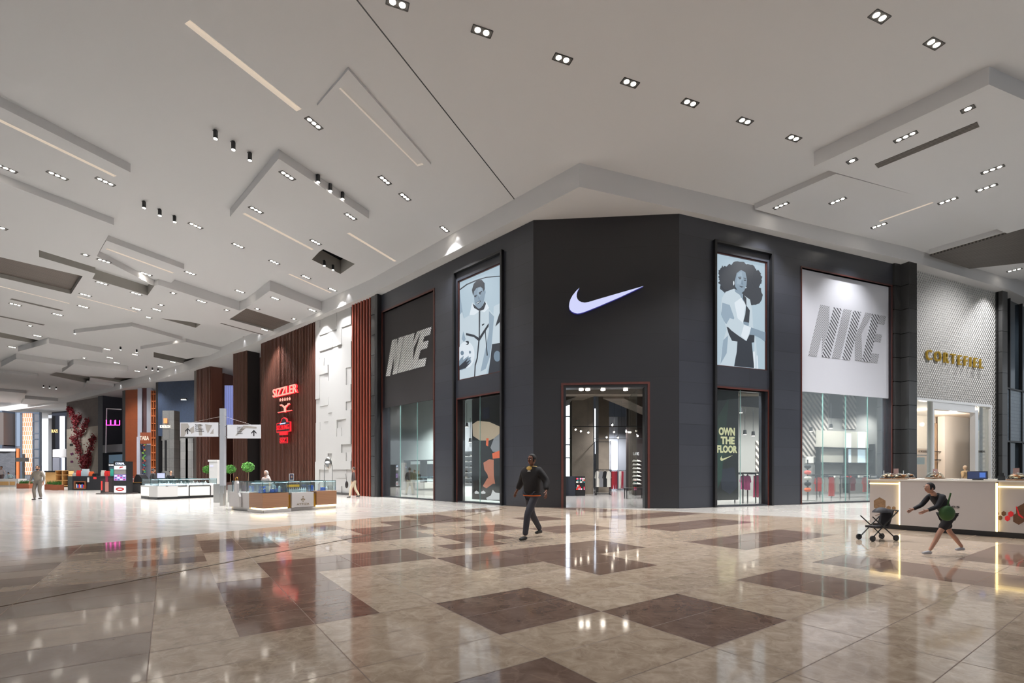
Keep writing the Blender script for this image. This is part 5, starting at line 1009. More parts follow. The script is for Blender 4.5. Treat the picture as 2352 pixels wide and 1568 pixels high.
IN1 = [mat('dark_chocolate', (52, 32, 24), .4), mat('cream_sweet', (210, 190, 160), .5), mat('caramel_sweet', (170, 110, 60), .4)]
kl = lambda px, off, dz=.03: (lambda s_: Vector(K.loc(s_, KH + dz, off)))(K.s_(px, off))
for px, off, r, lab in [(2040, .3, .16, 'glass cloche nearest the left end of the kiosk'), (2065, .3, .15, 'glass cloche just left of the small pink card'), (2087, 1.0, .13, 'small glass cloche set back on the side counter'), (2103, 1.4, .13, 'second set-back cloche on the side counter'), (2117, 1.9, .14, 'farthest cloche on the side counter'), (2147, 2.95, .2, 'round cloche on the back counter before the boutique door'), (2338, .35, .17, 'big glass cloche at the right edge of the photo')]:
    if off in (1.0, 1.4, 1.9): q = Vector(K.loc(.33, KH + .03, off))
    else: q = kl(px, off)
    cloche(q, r, lab, IN1)
for px, off, lab in [(2058, .5, 'small pink card holder behind the left cloches'), (2148, 3.1, 'grey-pink card holder behind the round cloche'), (2334, .55, 'pink card holder behind the right cloche')]:
    t = thing('card_holder', lab, 'card holder', kl(px, off), K.rot); MB().box(-.05, 0, .12, .05, .006, .27, mat('pink_card', (168, 138, 134), .6)).build('card', t); MB().box(-.003, .004, 0, .003, .01, .14, BLACK).box(-.03, -.02, 0, .03, .03, .006, BLACK).build('stand', t)
for px, off, lab in [(2030, .55, 'leftmost thin white acrylic stand on the kiosk'), (2075, .55, 'thin white acrylic stand right of the first card')]: one(MB().box(-.008, 0, 0, .008, .01, .22, mat('acrylic_white', (220, 224, 226), .2)), 'acrylic_stand', lab, 'stand', kl(px, off), K.rot)
t = thing('till_monitor', 'flat dark monitor showing a blue screen on the kiosk counter', 'monitor', kl(2244, .45), K.rot - .35); MB().box(-.19, 0, .02, .19, .02, .2, BLACK).build('case', t); MB().box(-.18, -.003, .03, .18, 0, .19, glow('blue_screen', (34, 48, 84), .9)).box(.05, -.005, .06, .16, -.003, .17, glow('blue_tiles', (70, 110, 190), .9)).build('screen', t); MB().box(-.08, -.02, 0, .08, .08, .03, BLACK).build('stand', t)
one(MB().box(-.06, -.05, 0, .06, .05, .1, BLACK).box(-.04, -.03, .1, .04, .03, .16, BLACK), 'card_machine', 'small black till printer right of the monitor', 'till printer', kl(2301, .4), K.rot)
# jewellery and bags kiosk (blue stones)
P0 = flo(603, 1178); P1 = flo(773, 1166); P2 = flo(529, 1169)
KA = Wall(P0.xy, P1.xy); KB = Wall(P2.xy, P0.xy)
t = thing('perfume_kiosk', 'walnut and white kiosk with glass cases of blue displays and glowing base', 'kiosk', (0, 0, 0))
def box_on(W, mb, x0, x1, y0, y1, z0, z1, m): a = [W.xy(x0, y0), W.xy(x1, y0), W.xy(x1, y1), W.xy(x0, y1)]; mb.prism(a, z0, z1, m)
sA = lambda px: KA.s_(px); sB = lambda px: KB.s_(px)
mb = MB(); box_on(KA, mb, 0, KA.L, .05, 1.0, 0, .1, OFFW); box_on(KB, mb, 0, KB.L, .05, 1.0, 0, .1, OFFW); mb.build('base', t)
for W_, a_, b_, z_ in ((KA, .05, sA(661), .15), (KA, sA(727), KA.L - .03, .15), (KB, sB(575), KB.L - .05, .15), (KB, 0, .12, .5)): mb = MB(); box_on(W_, mb, a_, b_, .02, .06, .09, z_, LED); mb.build('base_light', t)
mb = MB(); box_on(KA, mb, 0, sA(662), 0, .9, .16, .68, WOODK); box_on(KB, mb, sB(574), KB.L, 0, .9, .16, .68, WOODK); mb.build('corner_counter', t)
mb = MB(); box_on(KA, mb, sA(727), KA.L, 0, .9, .16, .68, WOODK); mb.build('end_counter', t)
mb = MB(); box_on(KA, mb, sA(669), sA(719), -.04, .9, .12, .66, OFFW); mb.build('front_panel', t)
mb = MB(); box_on(KA, mb, sA(662), sA(669), .05, .8, .12, .6, mat('brass_panel', (170, 124, 44), .3, .8)); box_on(KA, mb, sA(719), sA(727), .05, .8, .12, .6, MATS['brass_panel']); box_on(KA, mb, 0, sA(662), -.006, 0, .6, .615, MATS['brass_panel']); mb.build('brass_trim', t)
mb = MB(); box_on(KB, mb, -.05, sB(574), -.02, .9, .1, .66, OFFW); mb.build('white_panel', t)
ft = (sA(669) + sA(719)) / 2; tm = textmesh('ATTIZA', .5, .07, mat('bronze_print', (120, 100, 70), .4), ext=.003).build('lettering', t, KA.loc(ft, .2, -.045), KA.rot)
mb = MB(); 
for dx, z, r in [(0, .5, .03), (0, .42, .045), (-.06, .4, .035), (.06, .4, .035), (0, .34, .03)]: mb.plate([(dx + r * .6 * math.cos(a * .785), z + r * math.sin(a * .785)) for a in range(8)], -.004, 0, MATS['bronze_print'])
mb.build('bee_emblem', t, KA.loc(ft, 0, -.045), KA.rot)
# handbag shaped sign panel
mb = MB(); hb = [(-.32, 0), (.32, 0), (.32, .38), (.24, .5), (.12, .52), (.12, .85), (.06, .95), (-.06, .95), (-.12, .85), (-.12, .52), (-.24, .5), (-.32, .38)]; mb.plate(hb, -.12, -.04, OFFW); o = mb.build('bag_shaped_panel', t, KB.loc(sB(549), .14, 0), KB.rot)
mb = MB()
for i in range(9): a0 = math.pi * i / 9; a1 = math.pi * (i + 1) / 9; mb.tube((.11 * math.cos(a0), -.08, .95 + .13 * math.sin(a0)), (.11 * math.cos(a1), -.08, .95 + .13 * math.sin(a1)), .014, MATS['brass_panel'])
mb.build('bag_handle', t, KB.loc(sB(549), .14, 0), KB.rot)
CASE = mat('case_edge', (40, 70, 68), .2); LBL = mat('blue_display_block', (52, 104, 214), .4)
def case(W, x0, x1, y0, y1, z0, z1, t):
    mb = MB(); box_on(W, mb, x0, x1, y0, y0 + .01, z0, z1, GLASSC); box_on(W, mb, x0, x1, y1 - .01, y1, z0, z1, GLASSC); box_on(W, mb, x0, x0 + .01, y0, y1, z0, z1, GLASSC); box_on(W, mb, x1 - .01, x1, y0, y1, z0, z1, GLASSC); box_on(W, mb, x0, x1, y0, y1, z1, z1 + .01, GLASSC); gc_ = mb.build('glass_case', t)
    mb = MB(); box_on(W, mb, x0, x1, y0 - .005, y0 + .012, z1 - .005, z1 + .02, CASE); box_on(W, mb, x0, x1, y1 - .012, y1 + .005, z1 - .005, z1 + .02, CASE)
    for x in (x0, (x0 + x1) / 2, x1 - .012): box_on(W, mb, x, x + .012, y0 - .003, y0 + .01, z0, z1, CASE)
    box_on(W, mb, x0 + .03, x1 - .03, y1 - .05, y1 - .03, z1 - .03, z1 - .02, glow('case_light', (220, 240, 255), 6)); mb.build('case_frame', gc_)
case(KA, .02, sA(658), .02, .85, .7, 1.04, t); case(KA, sA(664), sA(716), .05, .8, .68, 1.06, t); case(KA, sA(722), KA.L - .02, .02, .85, .7, 1.06, t); case(KB, .1, KB.L - .02, .02, .85, .68, 1.06, t)
rr = random.Random(4)
def goods(W, x0, x1, n, lab, group, z=.69, mats=None):
    for i in range(n):
        x = x0 + (x1 - x0) * (i + .5) / n; y = .2 + rr.random() * .4; m_ = MB(); h_ = .1 + rr.random() * .14; k = i % 3
        if k == 0: m_.box(-.09, -.05, 0, .09, .05, h_, LBL); m_.ell((0, 0, h_ + .02), (.035, .03, .02), mat('gold_bead', (210, 190, 130), .3, .6), 8, 5)
        elif k == 1: m_.lathe(0, 0, [(.04, 0), (.04, h_), (.015, h_ + .02), (.015, h_ + .06)], mat('clear_bottle', (210, 228, 236), .15)); m_.cyl(0, 0, 0, h_, .039, MATS['clear_bottle'])
        else: m_.box(-.05, -.04, 0, .05, -.03, h_ + .08, WHITE); m_.box(-.05, -.04, 0, .05, .03, .02, LBL)
        one(m_, ['display_block', 'perfume_bottle', 'price_card'][k], '%s %s, %s' % (['blue display block with a gold piece', 'clear glass bottle', 'small white card on a blue foot'][k], lab, ORD[min(i, 14)]), ['display', 'bottle', 'card'][k], W.loc(x, z, y), W.rot, group)
goods(KA, .1, sA(655), 11, 'in the corner glass case', 'goods in the corner case', .685); goods(KA, sA(726), KA.L - .1, 5, 'in the right-hand glass case', 'goods in the right case', .685); goods(KB, .3, KB.L - .3, 7, 'in the left glass case', 'goods in the left case', .665)
bp = MB(); bp.lathe(0, 0, [(.03, 0), (.032, .1), (.012, .12), (.012, .17)], MATS['clear_bottle']); bp.cyl(0, 0, 0, .1, .031, MATS['clear_bottle'])
for i in range(10): one(bp, 'perfume_bottle', 'clear perfume bottle in the middle case row, %s' % ORD[i], 'bottle', KA.loc(sA(667) + .06 + i * (sA(714) - sA(668)) / 10, .665, .3), KA.rot, 'perfume bottles in the middle case')
mb = MB(); box_on(KA, mb, sA(668), sA(714), .1, .7, .85, .86, GLASSC); mb.build('glass_shelf', t)
mb = MB(); mb.box(-.24, -.1, 0, .24, .1, .08, mat('yellow_tray', (230, 180, 40), .4)); 
for i in range(6): mb.ell((-.2 + i * .08, 0, .1), (.03, .05, .03), BLACK, 8, 5)
one(mb, 'ring_tray', 'yellow tray with dark pieces on the glass shelf', 'tray', KA.loc(sA(683), .862, .35), KA.rot)
t2 = thing('photo_frame', 'white framed photo standing on the kiosk glass', 'picture frame', KA.loc(sA(684), 1.09, .4), KA.rot); MB().box(-.09, 0, 0, .09, .02, .26, mat('white_photo_frame', (210, 214, 220), .4)).build('frame', t2); MB().box(-.07, -.004, .04, .07, 0, .24, mat('photo_print', (70, 66, 84), .5)).ell((0, -.004, .14), (.03, .004, .045), mat('photo_face', (180, 140, 120), .6), 8, 6).build('print', t2)
# oval mirror lamp
q = flo(753, 1160) if False else at(754, 1000, 20.6); t2 = thing('mirror_stand', 'silver oval ornament on two thin posts behind the perfume kiosk', 'ornament', (q.x, q.y, 0))
MB().tube((-.17, 0, 0), (-.17, 0, 1.72), .014, CHROME).tube((.17, 0, 0), (.17, 0, 1.72), .014, CHROME).build('posts', t2)
m_ = MB(); m_.ell((0, 0, 1.78), (.15, .1, .27), CHROME, 16, 10); m_.build('oval_body', t2); m_ = MB(); m_.ell((0, -.09, 1.82), (.09, .03, .05), glow('oval_lamp', (250, 250, 255), 2), 10, 6); m_.build('lamp', t2)
# white jewellery kiosk
Q0 = flo(362, 1147); Q1 = flo(499, 1141); Q2 = flo(323, 1143.5)
JA = Wall(Q0.xy, Q1.xy); JB = Wall(Q2.xy, Q0.xy); GLP = mat('glowing_marble', (236, 236, 230), .4, emit=(250, 250, 240), es=.55, var=.1, scale=6); WHL = mat('white_lacquer', (216, 214, 212), .25)
t = thing('jewellery_kiosk', 'bright white jewellery kiosk with glowing marble fronts and a black plinth', 'kiosk', (0, 0, 0))
mb = MB(); box_on(JA, mb, 0, JA.L, .02, 1, 0, .12, BLACK); box_on(JB, mb, 0, JB.L, .02, 1, 0, .12, BLACK); mb.build('plinth', t)
mb = MB(); box_on(JA, mb, 0, JA.L, 0, .9, .12, .68, WHL); box_on(JB, mb, 0, JB.L, 0, .9, .12, .68, WHL); mb.build('counter', t)
for x0, x1 in ((383, 432), (436, 481)): mb = MB(); box_on(JA, mb, JA.s_(x0), JA.s_(x1), -.04, 0, .16, .6, GLP); mb.build('glowing_panel', t)
mb = MB(); box_on(JB, mb, JB.s_(326), JB.s_(350), -.04, 0, .16, .6, GLP); mb.build('glowing_panel', t)
mb = MB()
for x0, x1 in ((380, 429), (434, 481)): box_on(JA, mb, JA.s_(x0), JA.s_(x1), -.05, 0, .66, .7, BLACK)
for x in (381, 433.5, 482): box_on(JA, mb, JA.s_(x), JA.s_(x) + .04, -.03, 0, .12, .66, BLACK)
mb.build('dark_trim', t)
case(JA, .05, JA.s_(429), .05, .85, .7, 1.03, t); case(JA, JA.s_(434), JA.L, .05, .85, .7, 1.03, t); case(JB, .05, JB.L - .05, .05, .85, .7, 1.03, t)
mb = MB(); box_on(JA, mb, .1, JA.L - .1, .15, .8, .69, .76, mat('lit_tray', (244, 246, 250), .5, emit=(240, 245, 255), es=.7)); box_on(JB, mb, .1, JB.L - .1, .15, .8, .69, .76, MATS['lit_tray']); mb.build('lit_tray', t)
for i in range(12):
    x = .25 + i * (JA.L - .5) / 12; m_ = MB(); m_.box(-.07, -.05, 0, .07, .05, .06, WHL); m_.ell((0, 0, .1), (.035, .03, .05), [CHROME, BLACK, WHL][i % 3], 8, 6); one(m_, 'jewellery_stand', '%s jewellery piece on a small white block, %s' % (['silver', 'black', 'white'][i % 3], ORD[i]), 'jewellery', JA.loc(x, .765, .35), JA.rot, 'jewellery in the white kiosk')
q = JA.loc(.3, 1.06, .3); one(MB().box(-.22, 0, 0, .22, .03, .3, BLACK).box(-.2, -.01, .02, .2, 0, .28, glow('till_screen', (200, 205, 250), 1.0)), 'till_monitor', 'lit white monitor at the corner of the white kiosk', 'monitor', at(370, 1000, 25.9).xy.to_3d() + Vector((0, 0, 1.06)))
q = at(491, 1000, 28.6); t2 = thing('display_totem', 'tall white totem with a tiny lit label at the end of the white kiosk', 'totem', (q.x, q.y, 0)); MB().box(-.27, 0, 0, .2, .3, 2.0, WHL).box(-.34, -.02, 2.0, .2, .3, 2.12, WHL).build('body', t2); MB().box(-.22, -.01, 1.72, -.04, 0, 1.82, glow('label_light', (200, 200, 255), 1.2)).build('label', t2)
# cosmetics tower kiosk and coffee kiosk
Y = 31.0; X = at(276, 1000, Y).x; t = thing('display_tower', 'tall black cosmetics tower with lit lipstick pictures', 'display', (X, Y, 0))
MB().box(-.42, 0, 0, .42, .5, 2.08, BLACK).build('body', t); MB().box(-1.25, -.35, 0, .55, .8, .07, mat('dark_base', (66, 58, 56), .4)).build('base', t)
LP = glow('white_lightbox', (245, 245, 250), 1.2); LR = glow('lip_red', (200, 60, 56), .9); PV = glow('violet_lightbox', (190, 160, 235), 1.1)
m_ = MB(); m_.box(-.37, -.02, 1.56, .37, 0, 1.8, LP); m_.plate([(-.08, 1.62), (.18, 1.68), (.24, 1.76), (.02, 1.75)], -.024, -.02, LR, back=False); m_.build('upper_lightbox', t)
m_ = MB(); m_.box(-.37, -.02, .1, .37, 0, .52, LP); m_.plate([(.28 * math.cos(a * .524), .31 + .12 * math.sin(a * .524)) for a in range(12)], -.024, -.02, LR, back=False); m_.plate([(.15 * math.cos(a * .524), .31 + .035 * math.sin(a * .524)) for a in range(12)], -.026, -.024, LP, back=False); m_.build('lower_lightbox', t)
m_ = MB(); m_.box(-.37, -.02, .86, .37, 0, 1.24, PV)
for i in range(4):
    for k in range(3): m_.box(-.33 + i * .18, -.03, .88 + k * .12, -.2 + i * .18, -.02, .96 + k * .12, [glow('magenta_box', (200, 60, 150), .8), glow('teal_box', (90, 120, 170), .8), glow('pale_box', (240, 225, 250), 1.0)][(i + k) % 3])
m_.build('product_shelf', t); MB().box(-.37, -.02, 1.27, .37, 0, 1.53, mat('grey_picture', (120, 118, 116), .5)).build('picture', t); text("L'OREAL", .56, .13, glow('cool_white_letters', (220, 230, 255), 2), 0, -.01, 1.88, t)
q = at(309, 1000, 31.9); t = thing('cosmetics_counter', 'black cosmetics counter with a curved display hood right of the tower', 'counter', (q.x, q.y, 0)); MB().box(-.75, 0, 0, .45, .8, .72, BLACK).box(-.68, -.01, .1, .38, 0, .66, mat('dark_slats', (40, 38, 38), .6)).build('cabinet', t); MB().box(-.75, -.02, .7, .45, .8, .74, mat('bronze_edge', (150, 112, 60), .4, .4)).build('edge', t)
m_ = MB(); m_.plate([(-.05, .74), (.5, .74), (.46, 1.0), (.3, 1.2), (.1, 1.25), (.0, 1.0)], 0, .6, BLACK); m_.build('hood', t); m_ = MB()
for i in range(12): m_.box(-.7 + (i % 4) * .16, .02, .76 + (i // 4) * .14, -.6 + (i % 4) * .16, .08, .86 + (i // 4) * .14, [glow('pink_pot', (220, 150, 150), .5), WHL, mat('rose_pot', (190, 90, 90), .4)][i % 3])
m_.build('product_rack', t)
q = at(205, 1000, 37.5); t = thing('coffee_kiosk', 'black coffee kiosk with a timber display niche and small black signboard', 'kiosk', (q.x, q.y, 0)); k = 37.5 / F; xx = lambda x: (x - 205) * k; zz = lambda y: EH - (y - HZ) * k
MB().box(xx(166), 0, 0, xx(256), 1.2, zz(1093), mat('black_laminate', (28, 28, 32), .35)).build('counter', t); m_ = MB(); frame_strip(m_, xx(174), zz(1120), xx(196), zz(1107), .08, -.08, 0, mat('timber_niche', (132, 80, 50), .5), True); m_.box(xx(174), -.01, zz(1120), xx(196), 0, zz(1107), DARK)
for i in range(6): m_.box(xx(176 + i * 3.2), -.06, zz(1120), xx(178 + i * 3.2), -.01, zz(1111 + (i % 2) * 2), [CRM, LBL, RED][i % 3])
m_.build('display_niche', t); MB().box(xx(153), .1, 0, xx(165), .9, zz(1093), mat('grey_side_shelf', (72, 76, 74), .5)).build('side_shelf', t); MB().box(xx(215), -.02, zz(1100), xx(222), 0, zz(1095), mat('red_label', (200, 50, 50), .5)).box(xx(201), -.02, zz(1107), xx(205), 0, zz(1096), WHL).build('label', t)
MB().box(xx(238), .4, zz(1071), xx(261), .46, zz(1063.5), BLACK).box(xx(240), .42, zz(1093), xx(240.6), .44, zz(1071), BLACK).box(xx(259), .42, zz(1093), xx(259.6), .44, zz(1071), BLACK).build('sign_board', t); text('BARISTA', .56, .1, glow('sign_white', (250, 245, 245), 1.6), xx(249), .39, zz(1069), t)
for i, (x, w_, h_, m, nm) in enumerate([(160, .3, .25, CRM, 'white packets'), (168, .28, .45, RED, 'red packet pile'), (183, .5, .55, MATS['clear_bottle'], 'clear jar rack'), (197, .25, .35, ORG, 'orange tin'), (206, .3, .2, BLK, 'black coffee machine'), (225, .25, .45, CRM, 'white box'), (233, .22, .4, RED, 'red box'), (240, .22, .4, RED, 'second red box'), (247, .28, .55, mat('green_poster', (60, 170, 150), .5), 'green patterned box')]):
    one(MB().box(-w_ / 2, 0, 0, w_ / 2, .25, h_ * .7, m).box(-w_ / 2.4, .02, h_ * .7, w_ / 2.4, .22, h_, m), 'packaged_goods', nm + ' on the black coffee kiosk counter', 'goods', (q.x + xx(x), q.y + .4, zz(1093)))
t = thing('lipstick_stand', 'narrow standing display with oversized lipstick left of the tower', 'display', (at(243, 1000, 32.1).x, 32.1, 0)); MB().box(-.35, 0, .0, .4, .4, .95, mat('dark_display', (38, 30, 32), .4)).build('body', t); MB().box(-.02, -.03, .1, .2, 0, .75, mat('rose_gold', (190, 130, 120), .3, .5)).box(.0, -.03, .75, .16, 0, 1.15, mat('wine_red', (120, 24, 48), .4)).build('lipstick', t); MB().box(-.3, -.02, .2, -.22, 0, .8, RED).build('red_stripe', t)
# timber kiosk with planters further left
q = at(130, 1000, 45); t = thing('timber_kiosk', 'light timber kiosk with open shelves in the distance', 'kiosk', (q.x, q.y, 0)); k = 45 / F; xx = lambda x: (x - 130) * k; zz = lambda y: EH - (y - HZ) * k
TIM = mat('light_timber', (206, 162, 104), .5, var=.12, scale=4); MB().box(xx(104), 0, 0, xx(127), 1.5, zz(1083), TIM).build('panel', t); m_ = MB()
for z in (.1, .6, 1.1, 1.5): m_.box(xx(127), 0, z, xx(158), .5, z + .05, TIM)
for x in (127, 142, 157): m_.box(xx(x), 0, 0, xx(x + 1), .5, 1.55, TIM)
m_.box(xx(127), .5, 0, xx(158), .55, 1.55, mat('brown_back', (120, 84, 54), .6)); m_.build('shelving', t); MB().box(xx(104), -.1, zz(1084), xx(127), 1.5, zz(1081), BLACK).build('dark_top', t)
def planter(px, Y, w_, h_, lab, dens=60, ht=.35):
    q = at(px, 1000, Y); t = thing('planter_box', lab, 'planter', (q.x, q.y, 0)); MB().box(-w_ / 2, -.25, 0, w_ / 2, .25, h_, mat('terracotta_box', (150, 82, 52), .6)).build('box', t); lf = MB(); rr = random.Random(px)
    for i in range(dens):
        x = (rr.random() - .5) * w_; y = (rr.random() - .5) * .4; hh = ht * (.5 + rr.random() * .5); lf.add([(x - .03, y, h_ - .01), (x + .03, y, h_ - .01), (x + .06 * rr.gauss(0, 1), y + .05 * rr.gauss(0, 1), h_ + hh)], [(0, 1, 2)], LEAFG)
    o = lf.build('plants', t); o['kind'] = 'stuff'
LEAFG = mat('green_leaf', (58, 112, 44), .6, var=.4, scale=10)
planter(59, 41.5, 1.05, .42, 'wide terracotta planter of low green plants behind the walking man', 120)
planter(113, 38.5, .28, .42, 'leftmost small brown planter before the timber kiosk', 40); planter(122, 38.2, .34, .42, 'middle small brown planter before the timber kiosk', 40); planter(133, 37.6, .5, .42, 'largest small planter before the timber kiosk', 60)
# white kiosk at far left
q = at(25, 1000, 46); k = 46 / F; t = thing('white_kiosk', 'white glass-topped kiosk at the left edge of the photo', 'kiosk', (q.x, q.y, 0)); MB().box(-1.6, 0, 0, .7, .8, .75, WHL).build('counter', t); MB().box(-1.3, -.03, .15, -.2, 0, .5, TIM).box(-.1, -.03, .15, .4, 0, .5, TIM).build('timber_panel', t); MB().box(-1.6, 0, .75, .7, .8, 1.1, GLASSC).build('glass_case', t)
# ------------------------------------------------------------------ direction sign post
q = at(512, 1000, 20.6); t = thing('direction_sign', 'grey post with two white direction boards and black arrows', 'sign', (q.x, q.y, 0)); k = 20.6 / F; xx = lambda x: (x - 512) * k; zz = lambda y: EH - (y - HZ) * k
PG = mat('post_grey', (172, 174, 180), .35, .2); MB().box(-.09, -.09, .5, .09, .09, zz(938), PG).build('post', t); MB().cyl(0, 0, 0, zz(1115), .12, CHROME, n=20).build('base_sleeve', t)
def board(x0, x1, ya, yb, ht, lines, ax, m, nm):
    a = (xx(x0), zz(ya)); b = (xx(x1), zz(yb)); c = ((a[0] + b[0]) / 2); mb = MB(); mb.box(a[0], -.02, a[1] - ht, b[0], .02, a[1], m); o = mb.build('board', t); o_ = o
    AR = mat('arrow_black', (26, 26, 28), .5); w_ = (b[0] - a[0]); x = a[0] + ax * w_; z = a[1] - ht * .62; mb = MB()
    mb.plate([(x - .02, z - .12), (x + .02, z - .12), (x + .02, z + .06), (x + .1, z - .02), (x + .12, z + .01), (x, z + .14), (x - .12, z + .01), (x - .1, z - .02), (x - .02, z + .06)], -.026, -.02, AR); mb.build('arrow', o)
    for i, s_ in enumerate(lines): 
        o = textmesh(s_, .028 * len(s_) + .06, .055, AR, ext=.003, cx=False).build('lettering', o_, (a[0] + w_ * (.4 if ax < .5 else .3), -.025, a[1] - .13 - i * .085))
    mb = MB()
    for dz in (.08, ht - .08): 
        e_ = b[0] if x0 < 512 else a[0]; mb.tube((e_, 0, a[1] - dz), (0, 0, a[1] - dz), .012, CHROME)
    mb.tube((a[0] + w_ * .3 if x0 < 512 else a[0] + w_ * .7, 0, a[1]), (0, 0, zz(955)), .006, CHROME); mb.build('support_rods', t)
BW = mat('board_white', (206, 206, 208), .4, emit=(210, 210, 220), es=.15)
board(414.5, 501.5, 970, 973, .60, ['Palm Gate', 'City', 'Food Court', 'Cinema Zone'], .2, BW, 'left'); board(522.5, 599, 975, 979, .58, ['Laguna', 'Delights', 'Gifts', 'Studio'], .8, BW, 'right')
GB = mat('board_grey_print', (168, 162, 156), .5)
for p in [[(416, 972), (432, 972), (436, 980), (424, 1002), (416, 1002)], [(455, 974), (463, 974), (465, 1000), (458, 1000)], [(472, 974), (488, 976), (478, 995), (474, 985)], [(483, 996), (491, 984), (491, 996)], [(436, 985), (446, 978), (447, 992), (440, 996)], [(560, 977), (590, 980), (590, 984), (565, 983), (545, 1000), (541, 1000)]]: MB().plate([(xx(x), zz(y)) for x, y in p], -.023, -.02, GB).build('map_print', t)
q = at(504, 1000, 22.5); one(MB().box(-.28, 0, 0, -.0, .3, .85, CHROME).box(.2, .3, 0, .5, .5, .8, CHROME), 'waste_bin', 'brushed steel bin beside the sign post', 'bin', (q.x, q.y, 0))
q = at(70 - 16, 1000, 60); k = 60 / F; t = thing('direction_sign', 'distant white cross-shaped direction post behind the walking man', 'sign', (q.x, q.y, 0)); MB().box(-.08, -.08, 0, .08, .08, EH + (HZ - 1042) * k, WHL).build('post', t); MB().box(-.9, -.1, EH + (HZ - 1060) * k, .7, -.05, EH + (HZ - 1051) * k, WHL).build('board', t)
# topiary trees and planter
def topiary(px, py, Y, r, lab, sd):
    q = at(px, py, Y); t = thing('potted_tree', lab, 'plant', (q.x, q.y, 0)); MB().box(-.3, -.3, 0, .3, .3, .6, mat('dark_pot', (60, 34, 28), .5)).build('pot', t)
    m_ = MB(); m_.tube((0, 0, .58), (.05, 0, q.z), .035, TWIG2, .02); m_.tube((.02, 0, q.z - r * 1.2), (-.15, .05, q.z), .015, TWIG2); m_.tube((.02, 0, q.z - r * 1.2), (.2, 0, q.z), .015, TWIG2); m_.build('trunk', t); lf = MB(); rr = random.Random(sd)
    for i in range(900):
        u = Vector((rr.gauss(0, 1), rr.gauss(0, 1), rr.gauss(0, 1))).normalized() * r * (rr.random() ** .45); u.z *= .85; c = Vector((0, 0, q.z)) + u; a = Vector((rr.gauss(0, 1), rr.gauss(0, 1), rr.gauss(0, 1))).normalized() * .055; b = a.orthogonal().normalized() * .03
        lf.add([c - a, c + b, c + a, c - b], [(0, 1, 2, 3)], LEAFT if i % 3 else LEAFG)
    o = lf.build('leaves', t); o['kind'] = 'stuff'
TWIG2 = mat('grey_trunk', (110, 92, 76), .7); LEAFT = mat('bright_leaf', (92, 158, 62), .6)
topiary(570, 1072, 34, .42, 'round-crowned potted tree in front of the slatted column', 1); topiary(529, 1077, 38, .42, 'potted tree just right of the sign post', 2); topiary(499, 1075, 38, .44, 'potted tree just left of the sign post', 3); topiary(478, 1078, 40, .4, 'potted tree left of the white totem', 6)

# ------------------------------------------------------------------ people
def skinmesh(name, V, E_, mat_, parent, lv=2):
    keys = list(V); me = bpy.data.meshes.new(name); me.from_pydata([V[k][0] for k in keys], [(keys.index(a), keys.index(b)) for a, b in E_], [])
    o = bpy.data.objects.new(name, me); COL.objects.link(o); o.modifiers.new('s', 'SKIN'); m2 = o.modifiers.new('u', 'SUBSURF'); m2.levels = lv; m2.render_levels = lv
    for i, k in enumerate(keys):
        r = V[k][1]; r = r if isinstance(r, tuple) else (r, r); me.skin_vertices[0].data[i].radius = r; me.skin_vertices[0].data[i].use_root = (i == 0)
    n = bpy.data.meshes.new_from_object(o.evaluated_get(bpy.context.evaluated_depsgraph_get())); bpy.data.objects.remove(o)
    n.name = name; n.materials.clear(); n.materials.append(mat_)
    for p in n.polygons: p.use_smooth = True
    r = bpy.data.objects.new(name, n); COL.objects.link(r); r.parent = parent; return r
